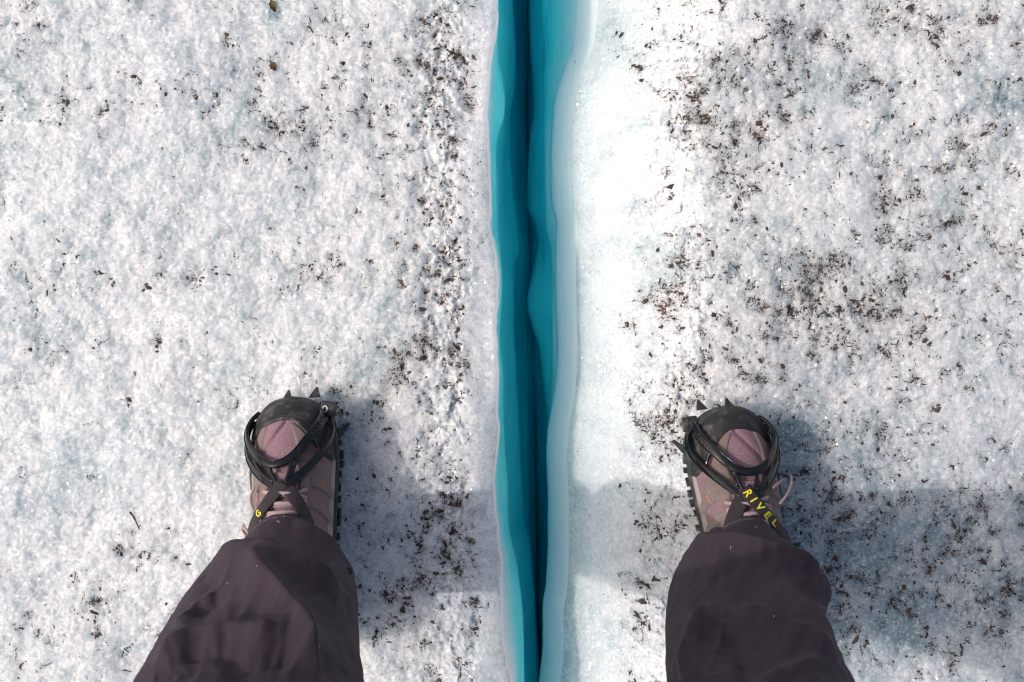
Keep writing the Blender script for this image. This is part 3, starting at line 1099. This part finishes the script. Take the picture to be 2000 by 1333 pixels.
class Shoe:
    def __init__(self, s, toe, yaw):
        self.s, self.toe, self.c, self.sn = s, np.array(toe), math.cos(yaw), math.sin(yaw)

    def w(self, p):
        """shoe coordinates (medial, forward, up) to the world"""
        p = np.asarray(p, float)
        x, y = p[..., 0] * -self.s, p[..., 1]
        return np.stack([self.toe[0] + x * self.c - y * self.sn, self.toe[1] + x * self.sn + y * self.c, p[..., 2] + Z0], -1)

    def S(self, t, xr, groove=1.0):
        t, xr = np.broadcast_arrays(np.asarray(t, float), np.asarray(xr, float))
        W = np.where(xr > 0, W_M(t), W_L(t))
        top = H_T(t)
        a = np.clip(np.abs(xr), 0, 1)
        # the crest narrows towards the ankle
        p = 2.3 - .5 * smooth(.09, .16, t)
        z = ZB + (top - ZB) * (1 - a ** p) ** .60
        # crease in the flexing forefoot
        d, _ = poly_dist(t * 1000, xr * 42, [(24, -2), (36, -11), (50, -20), (60, -25)])
        z = z - groove * .0045 * np.exp(-(d / 1.7) ** 2)
        d, _ = poly_dist(t * 1000, xr * 42, [(66, 4), (62, 12), (60, 20)])
        z = z - groove * .0015 * np.exp(-(d / 2.0) ** 2)
        return np.stack([xr * W, -t, z], -1)

    def N(self, t, xr, g=1.0):
        t, xr = np.broadcast_arrays(np.asarray(t, float), np.asarray(xr, float))
        ph = np.arcsin(np.clip(xr, -.999, .999))
        e = .02
        a = self.S(t, np.sin(np.clip(ph + e, -1.56, 1.56)), g) - self.S(t, np.sin(np.clip(ph - e, -1.56, 1.56)), g)
        b = self.S(t - .002, xr, g) - self.S(t + .002, xr, g)
        n = np.cross(a, b)
        n = n / (np.linalg.norm(n, axis=-1)[..., None] + 1e-12)
        return n

    def at(self, t, xr, off=0.0, g=1.0):
        off = np.asarray(off, float)
        return self.w(self.S(t, xr, g) + self.N(t, xr, g) * off[..., None])

    def nrm(self, t, xr, g=1.0):
        return self.w(self.S(t, xr, g) + self.N(t, xr, g)) - self.w(self.S(t, xr, g))

    def patch(self, name, fn, nu, nv, thick, mat, parent, origin):
        """a sewn-on panel: fn(u, v) -> (t, xr); the rim turns down to the surface"""
        u, v = np.meshgrid(np.linspace(0, 1, nu), np.linspace(0, 1, nv))
        t, xr = fn(u, v)
        edge = np.minimum(np.minimum(u, 1 - u) * (nu - 1), np.minimum(v, 1 - v) * (nv - 1))
        off = thick * np.clip(edge * 1.0, 0, 1) ** .5 - .0006 * (edge < .5)
        p = self.at(t, xr, off)
        me = mesh_np(name, p.reshape(-1, 3) - origin, grid_faces(nu, nv, flip=(self.s > 0)))
        return put(name, me, mat, parent)

    def path(self, pts, n, lift):
        """spline through (t, xr[, extra lift]) points lying `lift` over the shoe; returns points and surface normals"""
        q = spline([(a[0], a[1], a[2] if len(a) > 2 else 0.0) for a in pts], n)
        xr = np.clip(q[:, 1], -.995, .995)
        return self.at(q[:, 0], xr, q[:, 2] + lift, 0.0), self.nrm(q[:, 0], xr, 0.0)


def strip(ts, a0, a1):
    f0, f1 = pchip(ts, a0), pchip(ts, a1)
    return lambda u, v: (ts[0] + (ts[-1] - ts[0]) * v, f0(ts[0] + (ts[-1] - ts[0]) * v) * (1 - u) + f1(ts[0] + (ts[-1] - ts[0]) * v) * u)


def make_shoe(s):
    sh = Shoe(s, (-.264, -.070, 0) if s < 0 else (.255, -.081, 0), math.radians(4) if s < 0 else math.radians(6))
    # upper
    tt = np.concatenate([.30 * (1 - np.cos(np.linspace(0, math.pi, 90))) / 2])
    ph = np.linspace(-math.pi / 2, math.pi / 2, 81)
    T, A = np.meshgrid(tt, np.sin(ph))
    p = sh.w(sh.S(T, A))
    me = mesh_np("hiking_shoe", local(p.reshape(-1, 3)), grid_faces(len(tt), len(ph), flip=(s < 0)))
    shoe = put("hiking_shoe", me, M['mauve'], person)
    shoe["label"] = ("mauve hiking shoe left of the crevasse" if s < 0 else "mauve hiking shoe right of the crevasse, orange accent on its side")
    O = PERSON
    # sole
    side = .15 * (1 - np.cos(np.linspace(0, math.pi, 60)))
    out = np.concatenate([np.stack([W_M(side), -side], -1), np.stack([-W_L(side[::-1]), -side[::-1]], -1)[1:-1]])
    tan = np.roll(out, -1, 0) - np.roll(out, 1, 0)
    nr = np.stack([tan[:, 1], -tan[:, 0]], -1)
    nr /= np.linalg.norm(nr, axis=1)[:, None] + 1e-9
    if np.sum(nr * out) < 0 and np.mean(nr[:, 0] * out[:, 0]) < 0:
        nr = -nr
    rows = []
    for z, off in ((.0, -.004), (.001, .0015), (.010, .003), (.016, .0022), (.018, .0038), (.028, .0042), (.033, .003), (.0345, .0005), (.034, -.004)):
        toe_up = .006 * smooth(.05, 0, -out[:, 1]) * (1 if z > .012 else .5)
        rows.append(np.stack([out[:, 0] + nr[:, 0] * off, out[:, 1] + nr[:, 1] * off, z + toe_up], -1))
    rows.insert(0, np.stack([out[:, 0] * .05, out[:, 1] * .05 - .14, np.full(len(out), .0)], -1))
    R = np.array(rows)
    me = mesh_np("sole", local(sh.w(R).reshape(-1, 3)), grid_faces(len(out), len(rows), True, flip=(s < 0)))
    put("sole", me, M['sole'], shoe)
    # tread lugs round the rim
    for sd, Wf, ts in ((1, W_M, np.arange(.012, .20, .0142)), (-1, W_L, np.arange(.02, .20, .0142))):
        for t in ts:
            t = t + random.uniform(-.0032, .0032)
            x = sd * (float(Wf(t)) + .0035)
            dx = sd * float(Wf(t + .004) - Wf(t - .004)) / .008
            e = np.array([dx, -1, 0]); e /= np.linalg.norm(e)
            nn = np.array([-e[1] * 1.0, e[0], 0]) * sd
            nn = nn if nn[0] * sd > 0 else -nn
            m = MB()
            c = np.array([x, -t, .008])
            hw, hd, hz = random.uniform(.0030, .0062), random.uniform(.0012, .0044), random.uniform(.006, .0085)
            vs = []
            for dz, sc in ((-1, .85), (.6, 1.0), (1, .7)):
                for a, b in ((-1, -1), (1, -1), (1, 1), (-1, 1)):
                    vs.append(c + e * hw * a * sc + nn * hd * (b if b < 0 else b * sc) + np.array([0, 0, hz * dz]))
            fs = [(3, 2, 1, 0), (8, 9, 10, 11)]
            for k in (0, 4):
                for a in range(4):
                    fs.append((k + a, k + (a + 1) % 4, k + 4 + (a + 1) % 4, k + 4 + a))
            m.add(local(sh.w(np.array(vs))), fs)
            m.build("tread_lug", M['rubber'], shoe, smooth_on=False)
    # pale midsole line, higher on the inner side
    sh.patch("midsole_strip", strip([.030, .06, .10, .14, .18, .215], [.955, .945, .94, .94, .945, .96], [.999] * 6), 6, 40, .0022, M['pale'], shoe, O)
    sh.patch("midsole_strip", strip([.045, .10, .18, .215], [-.999] * 4, [-.97] * 4), 5, 40, .0018, M['pale'], shoe, O)
    # toe cap
    cap = pchip([-1, -.8, -.55, -.25, 0, .2, .38, .52, .7, .9, 1], [.052, .036, .0265, .0225, .0220, .0255, .034, .046, .060, .074, .08])

    def capfn(u, v):
        xr = np.sin((u - .5) * math.pi * .995)
        return .0006 + cap(xr) * v, xr
    sh.patch("toe_cap", capfn, 60, 22, .0026, M['rubber'], shoe, O)
    # double stitched edge of the toe cap
    m = MB()
    for dlt in (.0035, .0062):
        for xr in np.linspace(-.6, .66, 46):
            a, b = sh.at(float(cap(xr)) - dlt, xr, .0031), sh.at(float(cap(xr + .014)) - dlt, xr + .014, .0031)
            n = sh.nrm(np.array(float(cap(xr))), np.array(xr))
            m.tube([a, (a + b) / 2 + n * .0003, b], .00042, n=5)
    m.v = [tuple(np.array(q) - O) for q in m.v]
    o = m.build("toe_cap_stitching", M['steel'], shoe)
    o["kind"] = "stuff"
    # suede panels beside the forefoot mesh
    sh.patch("suede_panel", strip([.0255, .036, .047, .058, .072], [.05, .13, .19, .21, .20], [.14, .39, .54, .62, .68]), 10, 26, .0017, M['suede'], shoe, O)
    sh.patch("suede_panel", strip([.0275, .036, .047, .058, .072], [-.70, -.80, -.86, -.86, -.84], [-.58, -.60, -.62, -.60, -.56]), 8, 26, .0017, M['suede'], shoe, O)
    sh.patch("suede_panel", strip([.070, .085, .10], [.18, .30, .36], [.70, .88, .93]), 12, 16, .0018, M['suede'], shoe, O)
    sh.patch("suede_panel", strip([.070, .085, .10], [-.92, -.90, -.93], [-.5, -.36, -.32]), 12, 16, .0018, M['suede'], shoe, O)
    # eyestays
    sh.patch("eyestay", strip([.084, .10, .12, .14, .165], [.27, .30, .31, .32, .33], [.50, .56, .56, .55, .54]), 9, 40, .0034, M['suede'], shoe, O)
    sh.patch("eyestay", strip([.084, .10, .12, .14, .165], [-.50, -.56, -.56, -.55, -.54], [-.27, -.30, -.31, -.32, -.33]), 9, 40, .0034, M['suede'], shoe, O)
    # sweeping side overlays down to the sole
    for sd in (1, -1):
        for t0, dt, wd in ((.094, .030, .011), (.116, .040, .012), (.142, .045, .014)):
            def fn(u, v, t0=t0, dt=dt, wd=wd, sd=sd):
                xr = np.sin((.34 + .60 * v) * math.pi / 2) * sd
                return t0 + dt * v ** 1.6 + wd * (u - .5) * (1 + .5 * v), xr
            u, v = None, None
            o = sh.patch("side_overlay", fn if sd > 0 else (lambda u, v, fn=fn: fn(1 - u, v)), 8, 26, .0022, M['suede'], shoe, O)
    sh.patch("orange_accent", lambda u, v: (.094 + .012 * v, .80 - .07 * v + .035 * u), 4, 6, .0026, M['orange'], shoe, O)
    # tongue
    sh.patch("tongue", strip([.080, .10, .12, .14, .168], [-.29, -.31, -.32, -.33, -.36], [.29, .31, .32, .33, .36]), 18, 40, .0050, M['mauve'], shoe, O)
    sh.patch("tongue_loop", strip([.128, .135, .142, .15], [-.20, -.22, -.22, -.2], [.02, .04, .04, .0]), 8, 10, .0068, M['suede'], shoe, O)
    # eyelets and laces
    rows_t = (.101, .112, .122, .131, .141)
    for t in rows_t:
        for sd in (1, -1):
            c = sh.at(t, sd * .40, .0036)
            n = sh.nrm(np.array(t), np.array(sd * .40))
            n = n / np.linalg.norm(n)
            a = np.cross(n, (0, 1, 0)); a /= np.linalg.norm(a)
            b = np.cross(n, a)
            th_ = np.linspace(0, 2 * math.pi, 13)
            m = MB()
            m.tube([c + a * .0026 * math.cos(q) + b * .0032 * math.sin(q) - O for q in th_], .0009, ups=np.tile(n, (13, 1)), n=6, cap=False)
            m.build("eyelet", M['suede'], shoe)

    def lace(pts, r=.0025):
        pt, nn = sh.path(pts, 26, .0062)
        m = MB()
        m.tube(pt - O, r, r * .8, ups=nn, n=9)
        m.build("lace", M['lace'], shoe)
    for a, b in zip(rows_t[:-1], rows_t[1:]):
        if s < 0:
            lace([(a + .002, .43), (a + .006, .2), (b - .003, -.2, .001), (b, -.43)])
            lace([(a + .001, -.43), (a + .005, -.2, .0035), (b - .003, .2, .004), (b, .43)])
        else:
            lace([(a + .002, -.43), (a + .004, -.2), (b - .004, .2, .001), (b, .43)])
            lace([(a + .002, .43), (a + .006, .2, .0035), (b - .002, -.2, .004), (b, -.43)])
    if s > 0:
        # loose lace end with its tip, on the outer side
        lace([(.112, -.60, .004), (.104, -.72, .010), (.094, -.84, .013), (.086, -.92, .012)], .0020)
        lace([(.145, -.20, .004), (.136, -.22, .006), (.125, -.22, .006), (.117, -.26, .003)], .0023)
        lace([(.094, -.55, .002), (.09, -.7, .005), (.088, -.84, .006)], .0019)
    else:
        lace([(.097, -.62, .002), (.110, -.68, .004), (.125, -.60, .003)], .0018)
        lace([(.150, -.86, .004), (.143, -.93, .010), (.150, -.98, .012), (.163, -.98, .008)], .0024)
    return shoe, sh


shoes = {}
for s in (-1, 1):
    shoes[s] = make_shoe(s)


# ------------------------------------------------------------------ lettering helper
def glyphs(text, space=1.0, bold=0.0):
    cu = bpy.data.curves.new("lettering", 'FONT')
    cu.body = text
    cu.size = 1.0
    cu.space_character = space
    cu.offset = bold
    cu.resolution_u = 3
    o = bpy.data.objects.new("lettering", cu)
    col.objects.link(o)
    bpy.context.view_layer.update()
    me = o.evaluated_get(bpy.context.evaluated_depsgraph_get()).to_mesh()
    v = np.array([tuple(q.co) for q in me.vertices])
    f = [tuple(p.vertices) for p in me.polygons]
    o.evaluated_get(bpy.context.evaluated_depsgraph_get()).to_mesh_clear()
    bpy.data.objects.remove(o)
    bpy.data.curves.remove(cu)
    return v, f


# ------------------------------------------------------------------ the crampons
def make_crampon(s):
    shoe, sh = shoes[s]
    O = sh.w(np.array((0, -.08, -Z0)))
    O = np.array((O[0], O[1], 0.0))
    lab = ("black crampon strapped on the shoe left of the crevasse, silver eyelet at its front" if s < 0
           else "black crampon strapped on the shoe right of the crevasse, yellow letters on its strap")
    root = thing("crampon", O, lab, "crampon", "crampons strapped to the hiking shoes")
    flip = s > 0

    def done(m, name, mat, parent, **kw):
        m.v = [tuple(np.array(q) - O) for q in m.v]
        return m.build(name, mat, parent, **kw)

    def spike(base, tip, wdir, width, thick, name="spike"):
        base, tip, wdir = (np.asarray(q, float) for q in (base, tip, wdir))
        ax = tip - base
        wd = wdir / np.linalg.norm(wdir)
        th_ = np.cross(ax, wd)
        th_ /= np.linalg.norm(th_)
        vs = []
        for f, wsc in ((0, 1), (.35, .74), (.75, .40), (.94, .22), (1, .12)):
            c = base + ax * f
            for a, b in ((-1, -1), (1, -1), (1, 1), (-1, 1)):
                vs.append(c + wd * width * wsc * a + th_ * thick * (1 - .45 * f) * b)
        fs = [(3, 2, 1, 0), (16, 17, 18, 19)]
        for k in range(4):
            for a in range(4):
                fs.append((k * 4 + a, k * 4 + (a + 1) % 4, k * 4 + 4 + (a + 1) % 4, k * 4 + 4 + a))
        m = MB()
        m.add(sh.w(np.array(vs)), fs)
        done(m, name, M['steel'], root, smooth_on=False)

    # steel frame under the sole
    m = MB()
    for t0, t1, hw in ((.018, .10, .037), (.20, .275, .028)):
        c = (t0 + t1) / 2
        m.box((0, -c, -.004), (hw, 0, 0), (0, (t1 - t0) / 2, 0), (0, 0, .0016))
    m.box((0, -.15, -.0065), (.010, 0, 0), (0, .07, 0), (0, 0, .0012))
    m.v = [tuple(sh.w(np.array(q))) for q in m.v]
    done(m, "frame", M['steel'], root, smooth_on=False)
    spike((.024, .000, .004), (.0275, .012, .001), (1, 0, 0), .0068, .0022)
    spike((-.010, -.004, .004), (-.0075, .0105, -.003), (1, 0, 0), .0066, .0022)
    spike((.046, -.052, .000), (.061, -.036, -.014), (.35, 1, 0), .0095, .0020)
    spike((-.046, -.052, .000), (-.060, -.040, -.026), (-.35, 1, 0), .009, .0020)
    for sd in (1, -1):
        spike((sd * .040, -.098, -.003), (sd * .046, -.100, -.030), (0, 1, 0), .010, .0018)
        spike((sd * .028, -.215, -.003), (sd * .034, -.212, -.030), (0, 1, 0), .010, .0018)
        spike((sd * .026, -.268, -.003), (sd * .030, -.272, -.030), (0, 1, 0), .010, .0018)
    spike((-.050, -.186, .006), (-.078, -.174, .004), (0, 1, 0), .010, .0030, "heel_lever")

    # moulded plastic cradle over the toe
    LFT = .0045
    upper_pts = [(.018, .96, -.001), (.024, .84, .003), (.034, .66, .006), (.048, .44, .006), (.060, .27, .004), (.0685, .10, .004), (.0735, -.10, .004), (.0735, -.30, .004), (.068, -.52, .004), (.057, -.74, .005), (.042, -.90, .007), (.028, -.95, .006), (.018, -.985, .001)]
    upt, upn = sh.path(upper_pts, 80, LFT)
    low_pts = [(.026, .97, .001), (.036, .93, .004), (.050, .84, .005), (.064, .68, .004), (.078, .46, .003), (.090, .24, .003), (.097, .05, .003), (.0985, -.08, .003), (.096, -.24, .003), (.087, -.48, .003), (.074, -.72, .003), (.058, -.90, .004), (.040, -.97, .004), (.026, -.985, .001)]
    lpt, lpn = sh.path(low_pts, 80, LFT)
    m = MB()
    prof = np.interp(np.linspace(0, 1, 80), [0, .05, .25, .5, .8, 1], [.0050, .0062, .0060, .0048, .0052, .0058])
    m.tube(upt, prof, .0024, ups=upn, n=16, power=2.5)
    prof2 = np.interp(np.linspace(0, 1, 80), [0, .2, .42, .5, .58, .8, 1], [.0042, .0042, .0052, .0066, .0052, .0042, .0042])
    m.tube(lpt, prof2, .0022, ups=lpn, n=16, power=2.5)
    # struts that tie the two hoops
    for pts, r_ in (([(.0735, -.30, .004), (.083, -.27, .004), (.095, -.16, .004)], .0022), ([(.0685, .12, .004), (.082, .10, .005), (.095, .02, .004)], .0024), ([(.050, -.82, .005), (.068, -.66, .004), (.085, -.42, .004), (.094, -.22, .004)], .0020), ([(.058, .30, .005), (.072, .22, .004), (.088, .12, .004)], .0020), ([(.045, .50, .005), (.058, .62, .003), (.066, .66, .003)], .0020)):
        q, n_ = sh.path(pts, 20, LFT)
        m.tube(q, r_, .0019, ups=n_, n=10, power=2.6)
    # a thin raised rib along each hoop, as moulded
    for q, n_, pr in ((upt, upn, prof), (lpt, lpn, prof2)):
        tan = np.gradient(q, axis=0)
        sd = np.cross(tan, n_)
        sd /= np.linalg.norm(sd, axis=1)[:, None]
        nn = n_ / np.linalg.norm(n_, axis=1)[:, None]
        for e in (-1, 1):
            m.tube(q + sd * (pr * .78)[:, None] * e + nn * .0022, .0007, ups=n_, n=6)
    bail = done(m, "toe_cradle", M['plastic'], root)
    # raised letters along the inner arm of the cradle
    v, f = glyphs("GRIVEL", 1.25)
    cum = np.concatenate([[0], np.cumsum(np.linalg.norm(np.diff(upt, axis=0), axis=1))])
    L_ = .034
    v = v / v[:, 0].max() * L_
    sca = .0056 / (v[:, 1].max())
    along = cum[8] + v[:, 0]
    P_ = np.stack([np.interp(along, cum, upt[:, c]) for c in range(3)], -1)
    T_ = np.stack([np.interp(along, cum, np.gradient(upt, axis=0)[:, c]) for c in range(3)], -1)
    N_ = np.stack([np.interp(along, cum, upn[:, c]) for c in range(3)], -1)
    N_ /= np.linalg.norm(N_, axis=1)[:, None]
    Sd = np.cross(N_, T_)
    Sd /= np.linalg.norm(Sd, axis=1)[:, None]
    if s < 0:
        Sd = Sd
    m = MB()
    m.add(P_ + Sd * ((v[:, 1] * sca) - .0028)[:, None] + N_ * .0031, f)
    m.add(P_ + Sd * ((v[:, 1] * sca) - .0028)[:, None] + N_ * .0027, f)
    done(m, "raised_lettering", M['steel'], bail, smooth_on=False)

    # front posts that hold the cradle
    for t, xr, nm in ((.017, .93, "front_post"), (.018, -.95, "front_post")):
        c = sh.at(t, xr, .003)
        m = MB()
        q = np.array([sh.w(np.array((math.copysign(.030, xr), -.030, -.002))), (c + sh.w(np.array((math.copysign(.041, xr), -.026, .012)))) / 2, c])
        m.tube(spline(q, 10), .0055, .0018, n=10, power=3)
        done(m, nm, M['steel'], root)
    # riveted plastic tab at the inner front
    c = sh.at(.0185, .93, .0085)
    n = np.array((0.05, .12, 1.0)); n /= np.linalg.norm(n)
    xdir = np.array((-s * 1.0, -.10 , 0)); xdir -= n * xdir.dot(n); xdir /= np.linalg.norm(xdir)
    ydir = np.cross(n, xdir)
    m = MB()
    m.box(c + xdir * .004, xdir * .0095, ydir * .0085, n * .0016)
    m.box(c + xdir * .002 - n * .0025, xdir * .0075, ydir * .0098, n * .0012)
    tab = done(m, "riveted_tab", M['rubber'], root, smooth_on=False)
    bv = tab.modifiers.new("edges", 'BEVEL')
    bv.width = .0012
    bv.segments = 2
    m = MB()
    th_ = np.linspace(0, 2 * math.pi, 17)
    m.tube([c + n * .0018 + xdir * .0027 * math.cos(q) + ydir * .0033 * math.sin(q) for q in th_], .00085, ups=np.tile(n, (17, 1)), n=8, cap=False)
    done(m, "rivet", M['metal'] if s < 0 else M['steel'], tab)

    # webbing straps from the cradle's apex back round the ankle
    def strap(pts, lift, wid, letters=None, start=.0, height=.0):
        q, n_ = sh.path(pts, 70, lift)
        n_ = n_ / np.linalg.norm(n_, axis=1)[:, None]
        tan = np.gradient(q, axis=0)
        sd = np.cross(tan, n_)
        sd /= np.linalg.norm(sd, axis=1)[:, None]
        up = np.cross(sd, tan)
        up /= np.linalg.norm(up, axis=1)[:, None]
        cum = np.concatenate([[0], np.cumsum(np.linalg.norm(np.diff(q, axis=0), axis=1))])
        ws = np.linspace(-1, 1, 7)
        top = q[:, None] + sd[:, None] * (ws * wid)[None, :, None] + up[:, None] * (.0008 - .0006 * ws ** 2)[None, :, None]
        bot = q[:, None] + sd[:, None] * (ws[::-1] * wid)[None, :, None] - up[:, None] * .0008
        R = np.concatenate([top, bot], 1)
        me = mesh_np("strap", R.reshape(-1, 3) - O, grid_faces(14, 70, True))
        uvl = me.uv_layers.new(name="UVMap")
        li = np.empty(len(me.loops), np.int32)
        me.loops.foreach_get("vertex_index", li)
        uv = np.stack([cum[li // 14] * 28, (li % 14) / 14.0], -1).astype(np.float32)
        uvl.data.foreach_set("uv", uv.ravel())
        o = put("strap", me, M['web'], root)
        if letters:
            text, l0, l1 = letters
            v, f = glyphs(text, 1.75, .022)
            a = l0 + (v[:, 0] - v[:, 0].min()) / (v[:, 0].max() - v[:, 0].min()) * (l1 - l0)
            b = (v[:, 1] / v[:, 1].max() - .5) * 2 * wid * .64
            P_ = np.stack([np.interp(a, cum, q[:, c]) for c in range(3)], -1)
            S_ = np.stack([np.interp(a, cum, sd[:, c]) for c in range(3)], -1)
            U_ = np.stack([np.interp(a, cum, up[:, c]) for c in range(3)], -1)
            # letters stand towards the world's right-hand side of the band
            sg = (1 if S_[:, 0].mean() > 0 else -1) * (1 if l1 > l0 else -1)
            m = MB()
            for hgt in (.00105, .0008):
                m.add(P_ + S_ * (b * sg)[:, None] + U_ * hgt, f)
            done(m, "lettering", M['yellow'], o, smooth_on=False)
        return o

    apex = (.0935, -.05, .004)
    if s < 0:
        strap([(.0935, -.02, .004), (.108, -.17, .008), (.125, -.36, .010), (.142, -.56, .011), (.160, -.74, .009), (.185, -.90, .004)], .004, .0078, ("G", .0500, .0440))
        strap([(.0955, .02, .003), (.110, .16, .008), (.126, .32, .009), (.142, .46, .008), (.160, .58, .004), (.185, .72, .0)], .004, .0078)
    else:
        strap([(.0895, .02, .005), (.104, -.09, .008), (.120, -.23, .009), (.136, -.39, .010), (.155, -.62, .010), (.182, -.86, .004)], .004, .0078, ("GRIVEL", -.008, .058))
        strap([(.0965, .04, .003), (.110, .18, .008), (.126, .34, .009), (.142, .48, .008), (.160, .60, .004), (.185, .74, .0)], .004, .0090)
    # clasp at the apex
    c = sh.at(.0945, -.02, .0105)
    return root


for s in (-1, 1):
    make_crampon(s)


# ------------------------------------------------------------------ upper body (out of the picture, hands in the jacket pockets): gives the figure its shadow
def skin(name, verts, edges, radii, mat, parent, root=0, sub=2):
    me = bpy.data.meshes.new(name)
    me.from_pydata([tuple(local(q)) for q in verts], edges, [])
    o = put(name, me, mat, parent, smooth_on=False)
    md = o.modifiers.new("grow", 'SKIN')
    md.use_smooth_shade = True
    for i, sv in enumerate(me.skin_vertices[0].data):
        sv.radius = radii[i]
        sv.use_root = (i == root)
    sb = o.modifiers.new("round", 'SUBSURF')
    sb.levels = sb.render_levels = sub
    return o


body = skin("body", [(0, -.33, 1.30), (0, -.325, 1.43), (0, -.30, 1.50), (0, -.265, 1.57), (0, -.235, 1.63), (0, -.22, 1.69)],
            [(0, 1), (1, 2), (2, 3), (3, 4), (4, 5)], [(.08, .07), (.06, .06), (.055, .055), (.07, .085), (.078, .10), (.06, .075)], M['skin'], person)
jv = [(0, -.33, .95), (0, -.335, 1.08), (0, -.34, 1.22), (0, -.34, 1.36), (0, -.33, 1.45),
      (-.15, -.35, 1.39), (-.24, -.37, 1.25), (-.27, -.40, 1.12), (-.24, -.34, 1.02), (-.19, -.27, .97),
      (.15, -.35, 1.39), (.24, -.37, 1.25), (.27, -.40, 1.12), (.24, -.34, 1.02), (.19, -.27, .97)]
je = [(0, 1), (1, 2), (2, 3), (3, 4), (3, 5), (5, 6), (6, 7), (7, 8), (8, 9), (3, 10), (10, 11), (11, 12), (12, 13), (13, 14)]
jr = [(.21, .155), (.19, .135), (.19, .135), (.17, .12), (.075, .075)] + [(.075, .075), (.062, .062), (.056, .056), (.05, .05), (.045, .045)] * 2
skin("jacket", jv, je, jr, M['jacket'], person)
hat = skin("knit_hat", [(0, -.255, 1.665), (0, -.24, 1.715), (0, -.235, 1.755)], [(0, 1), (1, 2)], [(.092, .108), (.085, .10), (.04, .045)], M['hat'], person)
